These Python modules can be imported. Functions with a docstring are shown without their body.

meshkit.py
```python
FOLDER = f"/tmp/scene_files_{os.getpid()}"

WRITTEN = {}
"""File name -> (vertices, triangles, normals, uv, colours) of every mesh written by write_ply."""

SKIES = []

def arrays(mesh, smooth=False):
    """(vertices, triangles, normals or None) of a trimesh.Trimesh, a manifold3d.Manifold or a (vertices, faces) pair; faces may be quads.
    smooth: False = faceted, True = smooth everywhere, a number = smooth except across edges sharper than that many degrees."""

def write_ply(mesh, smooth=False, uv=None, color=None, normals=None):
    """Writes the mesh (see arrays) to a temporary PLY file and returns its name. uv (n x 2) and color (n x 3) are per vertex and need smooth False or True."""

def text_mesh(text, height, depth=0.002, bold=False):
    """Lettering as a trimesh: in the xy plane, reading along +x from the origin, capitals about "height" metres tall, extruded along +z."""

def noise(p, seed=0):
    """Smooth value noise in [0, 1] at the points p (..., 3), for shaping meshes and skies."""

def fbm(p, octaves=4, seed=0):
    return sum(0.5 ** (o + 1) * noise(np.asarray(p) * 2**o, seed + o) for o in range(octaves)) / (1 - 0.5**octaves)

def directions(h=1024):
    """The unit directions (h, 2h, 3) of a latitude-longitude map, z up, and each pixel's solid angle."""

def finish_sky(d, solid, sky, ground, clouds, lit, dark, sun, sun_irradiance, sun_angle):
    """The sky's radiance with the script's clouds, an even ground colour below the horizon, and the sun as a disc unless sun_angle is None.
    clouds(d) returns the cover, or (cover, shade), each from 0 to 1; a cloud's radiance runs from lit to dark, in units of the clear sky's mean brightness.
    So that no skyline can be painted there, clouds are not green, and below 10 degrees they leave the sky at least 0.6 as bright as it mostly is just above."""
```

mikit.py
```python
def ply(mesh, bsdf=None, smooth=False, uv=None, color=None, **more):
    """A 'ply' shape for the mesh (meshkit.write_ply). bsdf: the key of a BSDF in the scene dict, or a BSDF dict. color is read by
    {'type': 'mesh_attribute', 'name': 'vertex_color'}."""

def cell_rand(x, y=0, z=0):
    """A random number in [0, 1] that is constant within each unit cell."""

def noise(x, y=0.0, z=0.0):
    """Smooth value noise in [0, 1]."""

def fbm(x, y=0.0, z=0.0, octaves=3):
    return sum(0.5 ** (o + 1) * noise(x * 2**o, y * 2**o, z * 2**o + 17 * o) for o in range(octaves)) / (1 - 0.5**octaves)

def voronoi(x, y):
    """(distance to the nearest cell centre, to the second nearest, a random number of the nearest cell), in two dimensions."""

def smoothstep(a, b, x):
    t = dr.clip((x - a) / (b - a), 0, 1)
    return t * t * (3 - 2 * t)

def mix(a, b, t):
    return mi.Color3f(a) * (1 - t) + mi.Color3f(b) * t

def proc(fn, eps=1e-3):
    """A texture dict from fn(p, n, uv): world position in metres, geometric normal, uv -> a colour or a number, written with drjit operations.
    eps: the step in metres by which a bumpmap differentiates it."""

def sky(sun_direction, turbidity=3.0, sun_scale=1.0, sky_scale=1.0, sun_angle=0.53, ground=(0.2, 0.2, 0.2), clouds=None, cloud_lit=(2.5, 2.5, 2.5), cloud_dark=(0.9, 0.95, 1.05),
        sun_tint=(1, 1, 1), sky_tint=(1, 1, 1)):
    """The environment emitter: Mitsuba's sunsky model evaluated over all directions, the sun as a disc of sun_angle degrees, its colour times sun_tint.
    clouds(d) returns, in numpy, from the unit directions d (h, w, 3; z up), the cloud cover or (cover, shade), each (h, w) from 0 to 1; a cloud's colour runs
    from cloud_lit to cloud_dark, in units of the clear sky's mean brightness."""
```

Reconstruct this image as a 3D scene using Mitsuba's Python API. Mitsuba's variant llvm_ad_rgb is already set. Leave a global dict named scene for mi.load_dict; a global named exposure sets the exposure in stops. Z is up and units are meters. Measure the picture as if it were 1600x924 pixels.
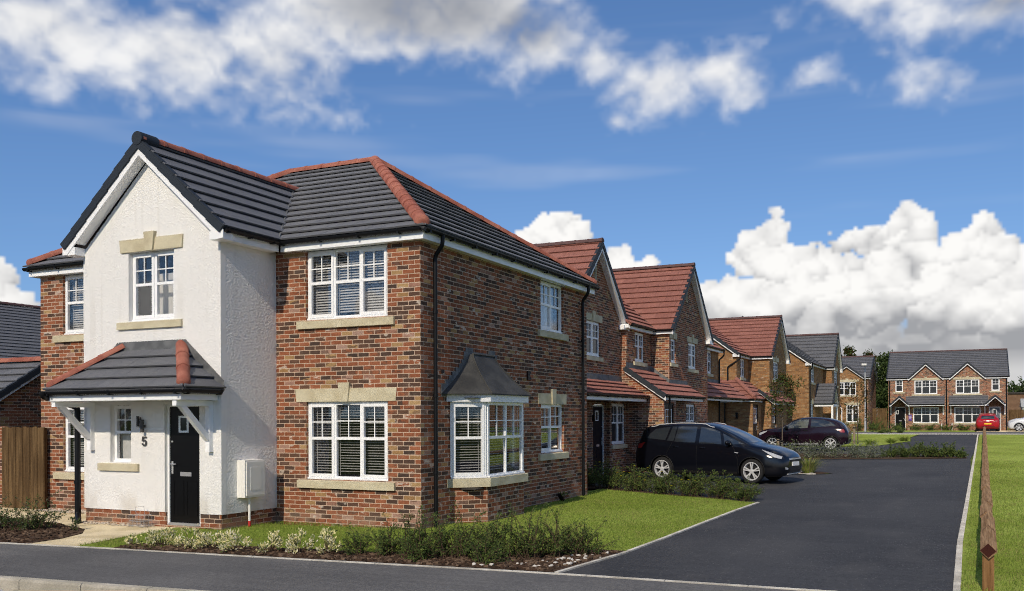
import math, random
import numpy as np, trimesh, drjit as dr, mitsuba as mi, mikit, meshkit
import manifold3d
from shapely.geometry import Polygon, box as sbox, LineString, Point, MultiPolygon
from shapely import affinity
from shapely.ops import unary_union
from mikit import noise, fbm, voronoi, cell_rand, smoothstep, mix, proc

scene, labels = {}, {}
T = mi.ScalarTransform4f

# ------------------------------------------------------------------ camera
CAM = np.array([8.0651, -13.2788, 1.8541])
YAW, ROLL = 0.4413, -0.0039
_r = np.array([math.cos(YAW), math.sin(YAW), 0.0]); _f = np.array([-math.sin(YAW), math.cos(YAW), 0.0]); _u = np.array([0, 0, 1.0])
_up = math.cos(ROLL) * _u - math.sin(ROLL) * _r
scene['camera'] = {
    'type': 'perspective', 'fov_axis': 'x', 'fov': 2 * math.degrees(math.atan(800 / 1467.33)),
    'principal_point_offset_x': -1 * 11.25 / 1600, 'principal_point_offset_y': -1 * 190.4 / 924,
    'near_clip': 0.1, 'far_clip': 5000.0,
    'to_world': T().look_at(origin=CAM.tolist(), target=(CAM + _f).tolist(), up=_up.tolist())}

# ------------------------------------------------------------------ sky and sun
SUN_AZ, SUN_EL = math.radians(3.6), math.radians(33.0)
SUN = (math.sin(SUN_AZ) * math.cos(SUN_EL), -math.cos(SUN_AZ) * math.cos(SUN_EL), math.sin(SUN_EL))


def smooth(a, b, x):
    t = np.clip((x - a) / (b - a), 0, 1)
    return t * t * (3 - 2 * t)


def clouds(d):
    low = np.degrees(np.arcsin(np.clip(d[:, 0, 2], -1, 1))) < 34
    cover = smooth(.0, .5, (meshkit.fbm(d[~low] * 9.0 + 3.1, 4, 11) - .5) * 3 - .02) * .9
    c, s = cloudscape(d[low]); return np.vstack([cover, c]), np.vstack([.2 + 0 * cover, s])


def cloudscape(d):
    """A broken bank of fair-weather cloud overhead, and cumulus heaps standing on the horizon."""
    az = np.degrees(np.arctan2(d[..., 0], d[..., 1])); el = np.degrees(np.arcsin(np.clip(d[..., 2], -1, 1)))
    warp = meshkit.fbm(d * 30.0, 3, 61) - .5
    n1 = meshkit.fbm(d * 9.0 + 3.1, 4, 11); dw = d + warp[..., None] * np.array([.02, .02, .015]); n2 = meshkit.fbm(dw * 24.0, 5, 5); n3 = meshkit.fbm(dw * 64.0, 4, 9)
    def blob(a, e, ra, re): return 1 - np.sqrt(((az - a) / ra) ** 2 + ((el - e) / re) ** 2)
    # ragged bank streaming across the sky at about 18 to 30 degrees
    hi = np.full(az.shape, -3.0)
    for a, e, ra, re, w in ((-52, 20.8, 8, 3.4, .95), (-45, 20.4, 7.5, 4.0, 1), (-39.5, 20.6, 7, 4.4, 1), (-34, 23.6, 10, 4.6, 1.2), (-28.5, 23.2, 7, 3.6, 1.1), (-23.6, 21.6, 4.6, 2.6, .9),
                            (-20.6, 20.7, 3.2, 2.2, .7), (-16.9, 19.2, 4.4, 2.2, .75), (-13.2, 19.6, 3.0, 1.8, .7), (-11.7, 18.4, 2.2, 1.1, .5), (-19.4, 17.4, 1.3, 1.0, .5), (-10.7, 17.8, .8, .7, .4),
                            (-7.6, 18.8, 2.2, 1.0, .42), (-4.2, 19.8, 1.9, 1.0, .45), (-1.6, 18.2, 2.6, 1.2, .55), (1.5, 22.0, 7.0, 3.0, .9), (-4.5, 22.8, 5, 1.9, .6), (8, 23, 8, 3.6, 1), (-62, 23, 9, 5, 1), (-40, 30, 26, 6, 1), (20, 27, 13, 5, 1)):
        hi = np.maximum(hi, w * blob(a, e, ra, re))
    hi = np.where(el > 30, np.maximum(hi, (n1 - .5) * 3 - .05), hi)
    fh = hi + .06 + (n1 - .5) * .8 + (n2 - .5) * 1.3 + (n3 - .5) * .8
    ch = smooth(.02, 1.12, fh)
    core = np.maximum(blob(-31, 23.5, 8.5, 3.6), np.maximum(.75 * blob(-25, 22.6, 4, 2.2), .8 * blob(3, 21.6, 4, 1.6)))
    sh = .80 * smooth(.02, .75, core + (n1 - .5) * .55 + (n2 - .5) * .25) + (.5 - n2) * .65 + (.5 - n3) * .3
    # cumulus heaps: many round heads, each lit from behind the camera and above; ragged by noise
    rng = np.random.default_rng(8); top = np.full(az.shape, -1.0); lum = np.zeros(az.shape)
    m2 = meshkit.fbm(dw * 40.0 + 5.3, 5, 15); m3 = meshkit.fbm(dw * 40.0 + 11.9, 5, 17); ja, je = az + (m2 - .5) * 2.3, el + (m3 - .5) * 2.0
    heaps = [(-22.6, 5.4, 4.6, 7.3), (-19.4, 5.0, 3.8, 5.4), (-10.2, 5.0, 2.9, 6.9), (-13.2, 4.4, 3.4, 3.9), (-3.4, 5.0, 5.0, 6.8), (-7.2, 4.6, 3.2, 4.6), (.4, 4.9, 4.0, 6.0), (3.6, 4.6, 3.4, 4.6), (7.5, 4.5, 4.4, 5.2), (-56.0, 4.6, 3.0, 4.9), (-54.0, 3.8, 1.7, 3.3), (-63, 4.5, 4, 5)]
    heaps += [(float(a), 4.6, float(rng.uniform(3, 6)), float(rng.uniform(3, 6.5))) for a in np.r_[np.arange(14, 170, 13), np.arange(-175, -70, 13)]]
    for a0, e0, w, h in heaps:
        for i in range(46):
            t = rng.uniform(0, 1) ** .8; r = rng.uniform(.45, 1.35) * (1.25 - .5 * t); th = rng.uniform(-1, 1)
            a = a0 + th * w * math.sqrt(max(0, 1 - t ** 1.6)) * .92; e = e0 + t * (h - r) + rng.uniform(-.2, .2)
            q = (np.abs(ja - a) < r) & (np.abs(je - e) < r)
            if not q.any(): continue
            x, y = (ja[q] - a) / r, (je[q] - e) / r; k = 1 - x * x - y * y; z = np.sqrt(np.maximum(k, 0)); hgt = np.where(k > 0, z * r + .9 * (1 - t) + .3 * rng.random(), -1); l = .62 * z + .50 * y - .12 * x
            new = hgt > top[q]; tq, lq = top[q], lum[q]; tq[new] = hgt[new]; lq[new] = l[new]; top[q] = tq; lum[q] = lq
        q = ((ja - a0) / (w * .9)) ** 2 + ((je - e0) / (h * .86)) ** 2 < 1; q &= (je > e0 - .8) & (top < 0); top[q] = .10; lum[q] = .45
    cl = smooth(-.02, .46, top + (n3 - .5) * .1) * (top > 0)
    band = .80 - np.abs((el - 3.2) / 2.3) ** 2.4 * .5 + (n2 - .5) * 2.0 + (n1 - .5) * .9; cb = smooth(.0, .35, band)
    base = smooth(7.0, 4.6, el + (n2 - .5) * 4.5)
    sl = np.where(top > 0, .60 - .74 * lum + (.5 - m3) * .85 + (.5 - n3) * .35, .35 + (.5 - n2) * .9) + .62 * base - .42 * smooth(3.8, 2.2, el + (n2 - .5) * 2)
    low = np.maximum(cl, cb); cover = np.maximum(ch * .90, low)
    shade = np.where(low > ch, np.clip(sl, 0, 1), np.clip(.16 + sh, 0, 1))
    wisp = .12 * smooth(.52, .78, meshkit.fbm(np.stack([d[..., 0] * 5, d[..., 1] * 5, d[..., 2] * 40], -1), 3, 41)) * smooth(10, 14, el)
    return np.maximum(cover, wisp), shade


scene['sky'] = mikit.sky(SUN, turbidity=2.6, clouds=clouds, cloud_lit=(3.95, 3.9, 3.8), cloud_dark=(1.45, 1.48, 1.56), ground=(.12, .13, .10), sky_tint=(.92, 1.12, 1.50), sun_tint=(.90, .985, 1.15))
exposure = 1.38

# ------------------------------------------------------------------ materials
def rgb(*c): return {'type': 'rgb', 'value': list(c)}
def mat(key, color, rough=.6, spec=.4, metallic=0., bump=None, bscale=1., two=True, **kw):
    b = {'type': 'principled', 'base_color': rgb(*color) if isinstance(color, tuple) else color, 'roughness': rough, 'metallic': metallic, **kw}
    if metallic == 0: b['specular'] = spec
    if bump is not None: b = {'type': 'bumpmap', 'arbitrary': bump, 'scale': bscale, 'bsdf': b}
    scene['mat_' + key] = {'type': 'twosided', 'bsdf': b} if two else b

MOD_L, MOD_H, Z0 = .225, .075, -.038       # brick module and the level of its first joint

def lattice(p, n):
    ax, ay = dr.abs(n.x), dr.abs(n.y)
    diag = (ax > .5) & (ax < .9)
    u = dr.select(diag, (p.x + p.y) * .70711, dr.select(ax > ay, p.y, p.x))
    up = dr.abs(n.z) > .7
    u = dr.select(up, p.x, u)
    j = dr.floor((p.z - Z0) / MOD_H + dr.select(up, -.04, 0.))
    uu = u / MOD_L + .5 * (j - 2 * dr.floor(j / 2)) 
    i = dr.floor(uu)
    k = dr.select(ax > ay, 7., 3.)
    return i, j, uu - i, (p.z - Z0) / MOD_H - dr.floor((p.z - Z0) / MOD_H), k

def brick_fn(kind):
    def fn(p, n, uv):
        i, j, fu, fv, k = lattice(p, n)
        r, r2, r3 = cell_rand(i, j, k), cell_rand(i + 91, j, k + 1), cell_rand(i, j + 57, k + 2)
        g = noise(p.x * 55, p.y * 55, p.z * 70)
        m = fbm(p.x * 9, p.y * 9, p.z * 16, 3)
        blotch = noise(p.x * .9 + 5, p.y * .9, p.z * .9)
        if kind == 'red':
            red = mix((.192, .066, .033), (.280, .104, .054), r2)
            dark = mix((.056, .038, .031), (.120, .064, .042), r2)
            buff = mix((.27, .155, .070), (.36, .235, .115), r2)
            pink = mix((.27, .14, .10), (.34, .22, .17), r2)
            t1, t2, t3 = .565, .875, .95
        else:
            red = mix((.24, .112, .044), (.33, .172, .072), r2)
            dark = mix((.16, .085, .040), (.24, .125, .055), r2)
            buff = mix((.32, .19, .085), (.38, .24, .12), r2)
            pink = mix((.21, .10, .045), (.28, .14, .06), r2)
            t1, t2, t3 = .60, .78, .93
        shift = (blotch - .5) * .12
        c = dr.select(r + shift < t1, red, dr.select(r + shift < t2, dark, dr.select(r < t3, buff, pink)))
        # half-burnt bricks: one end of the brick takes another colour
        c = dr.select((r3 > .80) & (m > .53), mix(c, dark, .7), c)
        c = c * (.72 + .30 * g + .30 * m)
        smear = smoothstep(.60, .72, m) * dr.select((r3 > .30) & (r3 < .44), 1., .06)
        c = mix(c, (.50, .43, .36), smear * .75)
        du = dr.minimum(fu, 1 - fu) * MOD_L; dv = dr.minimum(fv, 1 - fv) * MOD_H
        joint = dr.select((dr.minimum(du, dv) < .0056) & (dr.abs(n.z) < .7), 1., 0.)
        mc = (mix((.48, .365, .27), (.60, .465, .355), m) if kind == 'red' else mix((.20, .155, .10), (.28, .22, .15), m)) * (.85 + .3 * g)
        c = mix(c, mc, joint)
        # splash-back and lime bloom just above the ground
        damp = smoothstep(.30, .0, p.z) * smoothstep(.35, .65, fbm(p.x * 3, p.y * 3, p.z * 4, 2))
        return mix(c, (.33, .24, .17), damp * .5)
    return fn

def brick_bump(p, n, uv):
    i, j, fu, fv, k = lattice(p, n)
    du = dr.minimum(fu, 1 - fu) * MOD_L; dv = dr.minimum(fv, 1 - fv) * MOD_H
    return smoothstep(.003, .0075, dr.minimum(du, dv)) * .005 + .0016 * noise(p.x * 90, p.y * 90, p.z * 90)

mat('brick_red', proc(brick_fn('red')), .88, .15)
mat('brick_buff', proc(brick_fn('buff')), .88, .15, bump=proc(brick_bump, 2e-3))

def stucco_bump(p, n, uv):
    a, b, w = voronoi(p.x * 36 + p.y * 36, p.z * 36 + 9 * noise(p.x * 9, p.y * 9, p.z * 9))
    return .006 * noise(p.x * 38, p.y * 38, p.z * 46) + .0035 * noise(p.x * 85, p.y * 85, p.z * 85) + .0035 * smoothstep(.7, .1, a)
def stucco_col(p, n, uv):
    m = fbm(p.x * 1.3, p.y * 1.3, p.z * .5, 3)
    c = mix((.69, .685, .67), (.76, .755, .74), m)
    streak = smoothstep(.56, .82, fbm(p.x * 11, p.y * 11, p.z * .55, 3))
    c = mix(c, (.56, .54, .50), .30 * streak)
    return mix(c, (.50, .46, .40), .55 * smoothstep(.75, .28, p.z) * smoothstep(.35, .75, fbm(p.x * 5, p.y * 5, p.z * 2.5, 3)))
mat('render_white', proc(stucco_col), .9, .1)

def noise_col(a, b, s, octaves=3, sz=None, grain=0., gs=120.):
    sz = sz or s
    def fn(p, n, uv):
        t = fbm(p.x * s, p.y * s, p.z * sz, octaves)
        c = mix(a, b, smoothstep(.25, .75, t))
        return c * (1 - grain + 2 * grain * noise(p.x * gs, p.y * gs, p.z * gs)) if grain else c
    return fn
mat('cast_stone', proc(noise_col((.46, .405, .275), (.55, .50, .36), 5, 3, grain=.10)), .85, .15)
mat('upvc', (.80, .81, .82), .34, .45)
mat('number_grey', (.06, .06, .062), .5, .3)
mat('blind', (.42, .42, .415), .5, .2)
mat('curtain', (.50, .50, .49), .9, .1)
mat('room', (.055, .05, .045), .9, .05)
mat('black_plastic', (.006, .0065, .008), .40, .22)
mat('verge', (.022, .028, .037), .55, .25)
mat('black_door', (.0035, .0035, .004), .30, .22)
mat('navy_door', (.006, .008, .014), .5, .06)
mat('brown_door', (.022, .013, .012), .5, .2)
mat('grey_door', (.10, .115, .135), .4, .4)
mat('chrome', (.70, .70, .71), .22, metallic=.6)
mat('steel', (.42, .42, .43), .35, metallic=.5)
mat('red_cap', (.45, .03, .03), .5, .4)
mat('meter_white', (.74, .73, .69), .5, .3)
mat('purple_sign', (.10, .045, .30), .5, .4)
mat('dark_glass', (.020, .024, .028), .06, .65)
mat('lead', proc(noise_col((.040, .040, .039), (.066, .065, .061), 4, 3)), .6, .2)
mat('lead_flashing', proc(noise_col((.085, .09, .095), (.15, .155, .16), 7, 3)), .6, .3)
def tile_fn(a, b, blot):
    def fn(p, n, uv):
        i = dr.floor(p.x / .6); j = dr.floor(p.y / .6); k = dr.floor(p.z / .23)
        m = fbm(p.x * 2.2, p.y * 2.2, p.z * 2.2, 3); g = noise(p.x * 160, p.y * 160, p.z * 160)
        c = mix(a, b, .35 * m + .65 * cell_rand(i, j, k))
        return mix(c, blot, .20 * smoothstep(.5, .8, fbm(p.x * 5, p.y * 5, p.z * 5, 3))) * (.86 + .28 * g)
    return fn
mat('tile_grey', proc(tile_fn((.092, .096, .107), (.125, .129, .141), (.15, .15, .15))), .62, .35)
mat('tile_red', proc(tile_fn((.215, .088, .068), (.295, .130, .102), (.19, .09, .075))), .72, .25)
mat('tile_mauve', proc(tile_fn((.085, .050, .050), (.12, .068, .064), (.12, .09, .09))), .72, .25)
mat('ridge_red', proc(noise_col((.24, .075, .050), (.34, .13, .09), 5, 3, grain=.12)), .70, .28)
def asphalt_fn(a, b):
    def fn(p, n, uv):
        m = fbm(p.x * .7, p.y * .7, 0., 3); st = fbm(p.x * 1.1, p.y * 9, 3., 2)
        g = noise(p.x * 110, p.y * 110, 1.); g2 = noise(p.x * 260, p.y * 260, 4.)
        c = mix(a, b, smoothstep(.2, .8, .7 * m + .3 * st)) * (.50 + .38 * g + .34 * g2 + .30 * noise(p.x * 34, p.y * 34, 9.))
        dust = smoothstep(.56, .80, fbm(p.x * 1.9 + 7, p.y * .8, 2., 4)) * .35 + .3 * smoothstep(.60, .75, fbm(p.x * .35 + 3, p.y * .22, 5., 3))
        chip = smoothstep(.955, .985, cell_rand(dr.floor(p.x * 55), dr.floor(p.y * 55), 5.)) * .5
        c = mix(c, (.11, .105, .10), dust * .35)
        return mix(c, (.17, .165, .155), chip * noise(p.x * 2.1, p.y * 2.1, 8.))
    return fn
def asphalt_bump(p, n, uv): return .004 * noise(p.x * 75, p.y * 75, p.z * 75) + .002 * noise(p.x * 160, p.y * 160, p.z * 160)
mat('asphalt_dark', proc(asphalt_fn((.030, .031, .034), (.043, .044, .047))), .72, .35, bump=proc(asphalt_bump, 2e-3))
mat('asphalt_path', proc(asphalt_fn((.080, .080, .082), (.110, .109, .109))), .85, .2, bump=proc(asphalt_bump, 2e-3))
mat('concrete', proc(noise_col((.34, .32, .28), (.50, .48, .43), 6, 4, grain=.2, gs=60)), .9, .1)
mat('kerb_stone', proc(noise_col((.30, .28, .23), (.42, .39, .33), 4, 4, grain=.15, gs=70)), .9, .1)
mat('joint_dark', (.06, .055, .05), .9, .1)
mat('paving_buff', proc(noise_col((.40, .33, .20), (.54, .46, .31), 2.2, 4, grain=.12, gs=90)), .9, .1)
mat('rubble', proc(noise_col((.40, .33, .25), (.56, .50, .42), 9, 3, grain=.2, gs=60)), .9, .1)
mat('soil', proc(noise_col((.030, .020, .014), (.075, .050, .036), 14, 4, grain=.3, gs=70)), .95, .1)
mat('bark', (.060, .036, .024), .9, .1)
mat('bark_pale', (.14, .095, .065), .9, .1)
mat('pebble', (.55, .52, .47), .8, .2)
def turf_fn(p, n, uv):
    m = fbm(p.x * .55, p.y * .55, 0., 4); s = fbm(p.x * 7, p.y * 7, 1., 3)
    c = mix((.130, .170, .028), (.185, .235, .048), smoothstep(.25, .75, m))
    return mix(c, (.15, .135, .045), .5 * smoothstep(.5, .8, s)) * (.65 + .7 * noise(p.x * 70, p.y * 70, 2.))
mat('turf', proc(turf_fn), .95, .08)
mat('far_grass', proc(noise_col((.050, .075, .018), (.09, .11, .03), .8, 4)), .95, .08)
def leafmat(key, c, rough=.5, dt=.55):
    scene['mat_' + key] = {'type': 'principledthin', 'base_color': rgb(*c), 'roughness': rough, 'diff_trans': dt, 'eta': 1.35, 'spec_trans': 0.0}
leafmat('blade', (.235, .315, .058)); leafmat('blade_dark', (.155, .225, .036)); leafmat('blade_dry', (.29, .28, .10))
leafmat('leaf_green', (.105, .150, .046)); leafmat('leaf_dark', (.060, .094, .036)); leafmat('leaf_fresh', (.165, .215, .055))
leafmat('leaf_cream', (.80, .74, .38)); leafmat('leaf_cream_pale', (.84, .80, .60)); leafmat('leaf_silver', (.235, .26, .20)); leafmat('leaf_silver_dark', (.12, .14, .095))
leafmat('leaf_bronze', (.115, .070, .030)); leafmat('leaf_straw', (.30, .28, .13)); leafmat('leaf_tree', (.045, .068, .022)); leafmat('petal_yellow', (.72, .58, .03))
mat('stem', (.075, .050, .035), .85, .1)
mat('trunk', (.12, .10, .08), .9, .1)
def wood_fn(a, b, su, sz):
    def fn(p, n, uv):
        g = fbm(p.x * su, p.y * su, p.z * sz, 4); h = noise(p.x * su * 6, p.y * su * 6, p.z * sz * 2)
        return mix(a, b, smoothstep(.25, .75, g)) * (.75 + .5 * h)
    return fn
mat('fence_wood', proc(wood_fn((.078, .047, .022), (.145, .092, .044), 14, 1.2)), .85, .12)
def rail_fn(p, n, uv):
    g = fbm(p.x * 50, p.y * 1.5, p.z * 50, 4); h = noise(p.x * 160, p.y * 5, p.z * 160)
    return mix((.15, .088, .044), (.29, .185, .105), smoothstep(.25, .75, g)) * (.7 + .55 * h)
mat('rail_wood', proc(rail_fn), .85, .12)
mat('post_wood', proc(wood_fn((.15, .075, .030), (.24, .135, .060), 40, 2.0)), .85, .12)
mat('rail_end', (.045, .014, .010), .8, .1)
mat('stake_wood', (.26, .21, .15), .9, .1)
mat('galvanised', (.38, .40, .41), .5, .4)
scene['mat_car_black'] = {'type': 'twosided', 'bsdf': {'type': 'roughplastic', 'alpha': .035, 'int_ior': 1.55, 'diffuse_reflectance': rgb(.0035, .0042, .0075)}}
scene['mat_car_purple'] = {'type': 'twosided', 'bsdf': {'type': 'roughplastic', 'alpha': .035, 'int_ior': 1.55, 'diffuse_reflectance': rgb(.012, .0045, .0105)}}
scene['mat_car_red'] = {'type': 'twosided', 'bsdf': {'type': 'roughplastic', 'alpha': .035, 'int_ior': 1.55, 'diffuse_reflectance': rgb(.36, .006, .014)}}
scene['mat_car_silver'] = {'type': 'twosided', 'bsdf': {'type': 'roughplastic', 'alpha': .035, 'int_ior': 1.55, 'diffuse_reflectance': rgb(.62, .64, .66)}}
scene['mat_car_glass'] = {'type': 'twosided', 'bsdf': {'type': 'roughplastic', 'alpha': .02, 'int_ior': 2.1, 'diffuse_reflectance': rgb(.018, .024, .030)}}
scene['mat_car_glass_pale'] = {'type': 'twosided', 'bsdf': {'type': 'roughplastic', 'alpha': .02, 'int_ior': 1.9, 'diffuse_reflectance': rgb(.11, .12, .11)}}
mat('tyre', (.018, .018, .019), .8, .25)
mat('alloy', (.66, .67, .68), .30, .6, metallic=.35)
mat('car_trim', (.010, .010, .011), .55, .3)
mat('lamp_clear', (.36, .38, .41), .10, .8, clearcoat=1.)
mat('lamp_red', (.25, .006, .006), .12, .7, clearcoat=1.)
mat('plate_white', (.72, .72, .70), .4, .4)
mat('plate_yellow', (.75, .50, .03), .4, .4)
mat('print_black', (.012, .012, .012), .6, .2)
mat('warehouse', proc(noise_col((.16, .095, .060), (.20, .125, .080), 3, 3)), .9, .1)
scene['mat_pane_glass'] = {'type': 'thindielectric', 'int_ior': 1.62}

# ------------------------------------------------------------------ scene bookkeeping
_used = {}
def fresh(k):
    n = _used.get(k, 0); _used[k] = n + 1
    return k if n == 0 else f'{k}_{n:03d}'
def thing(name, label, cat, group=None):
    k = fresh(name); labels[k] = {'label': label, 'category': cat}
    if group: labels[k]['group'] = group
    return k
def obj(name, mesh, bsdf, parent=None, smooth=False, label=None, kind=None, cat=None, group=None):
    """ONE entry of the scene. mesh: MB, trimesh or (vertices, faces)."""
    if isinstance(mesh, MB): mesh = mesh.mesh()
    if mesh is None or len(mesh[1] if isinstance(mesh, tuple) else mesh.faces) == 0: return None
    k = fresh(parent + '__' + name if parent else name)
    scene[k] = mikit.ply(mesh, 'mat_' + bsdf, smooth=smooth)
    e = {a: b for a, b in (('label', label), ('kind', kind), ('category', cat), ('group', group)) if b}
    if e: labels[k] = e
    return k

class MB:
    """Collects pieces into one mesh."""
    def __init__(self): self.v, self.f, self.n = [], [], 0
    def add(self, v, f):
        v = np.asarray(v, float); f = np.asarray(f, int)
        if len(f) == 0: return self
        if f.shape[1] == 4: f = np.vstack([f[:, [0, 1, 2]], f[:, [0, 2, 3]]])
        self.v.append(v); self.f.append(f + self.n); self.n += len(v); return self
    def tm(self, m): return self.add(m.vertices, m.faces)
    def mesh(self): return (np.vstack(self.v), np.vstack(self.f)) if self.v else None
    def box(self, x0, x1, y0, y1, z0, z1, fr=None):
        v = np.array([[x, y, z] for x in (x0, x1) for y in (y0, y1) for z in (z0, z1)], float)
        return self.add(fr(v) if fr else v, BOXF)
    def obox(self, c, ax, ay, az):
        """box with centre c and half-axes ax, ay, az"""
        c, ax, ay, az = (np.asarray(q, float) for q in (c, ax, ay, az))
        v = np.array([c + i * ax + j * ay + k * az for i in (-1, 1) for j in (-1, 1) for k in (-1, 1)])
        return self.add(v, BOXF)
    def quad(self, a, b, c, d): return self.add([a, b, c, d], [[0, 1, 2], [0, 2, 3]])
    def tube(self, pts, r, sides=8, caps=True):
        p = np.asarray(pts, float); rr = np.broadcast_to(np.asarray(r, float), (len(p),))
        t = np.gradient(p, axis=0) if len(p) > 2 else np.repeat([p[1] - p[0]], 2, 0)
        t /= np.linalg.norm(t, axis=1, keepdims=True) + 1e-12
        ref = np.array([0, 0, 1.]) if abs(t[0][2]) < .9 else np.array([1., 0, 0])
        a = np.cross(t, ref); a /= np.linalg.norm(a, axis=1, keepdims=True) + 1e-12
        b = np.cross(t, a); an = np.arange(sides) * 2 * np.pi / sides
        v = (p[:, None] + rr[:, None, None] * (np.cos(an)[None, :, None] * a[:, None] + np.sin(an)[None, :, None] * b[:, None])).reshape(-1, 3)
        i, j = np.meshgrid(np.arange(len(p) - 1), np.arange(sides), indexing='ij')
        q = np.stack([i * sides + j, i * sides + (j + 1) % sides, (i + 1) * sides + (j + 1) % sides, (i + 1) * sides + j], -1).reshape(-1, 4)
        f = np.vstack([q[:, [0, 2, 1]], q[:, [0, 3, 2]]])
        if caps:
            m = len(p) - 1
            f = np.vstack([f, [[0, k, k + 1] for k in range(1, sides - 1)], [[m * sides, m * sides + k + 1, m * sides + k] for k in range(1, sides - 1)]])
        return self.add(v, f)
BOXF = np.array([[0, 1, 3], [0, 3, 2], [4, 6, 7], [4, 7, 5], [0, 4, 5], [0, 5, 1], [2, 3, 7], [2, 7, 6], [0, 2, 6], [0, 6, 4], [1, 5, 7], [1, 7, 3]])

class Frame:
    """A wall plane: u along it, v up, d out of it."""
    def __init__(s, o, U, N, V=(0, 0, 1)): s.o, s.U, s.N, s.V = (np.asarray(q, float) for q in (o, U, N, V))
    def __call__(s, p): p = np.asarray(p, float); return s.o + p[..., :1] * s.U + p[..., 1:2] * s.V + p[..., 2:3] * s.N
def front(y, z=0.): return Frame((0, y, z), (1, 0, 0), (0, -1, 0))     # u = world x
def side(x, z=0.): return Frame((x, 0, z), (0, 1, 0), (1, 0, 0))       # u = world y

def polys(g):
    return [q for q in (g.geoms if hasattr(g, 'geoms') else [g]) if q.geom_type == 'Polygon' and q.area > 1e-6]
def extrude(mb, shape, d0, d1, fr):
    for q in polys(shape):
        m = trimesh.creation.extrude_polygon(q, d1 - d0, engine='earcut'); v = np.array(m.vertices); v[:, 2] += d0
        mb.add(fr(v), m.faces)
    return mb

def seen(p): return 1 / max(1e-3, float(np.linalg.norm(np.asarray(p) - CAM)))

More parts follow.
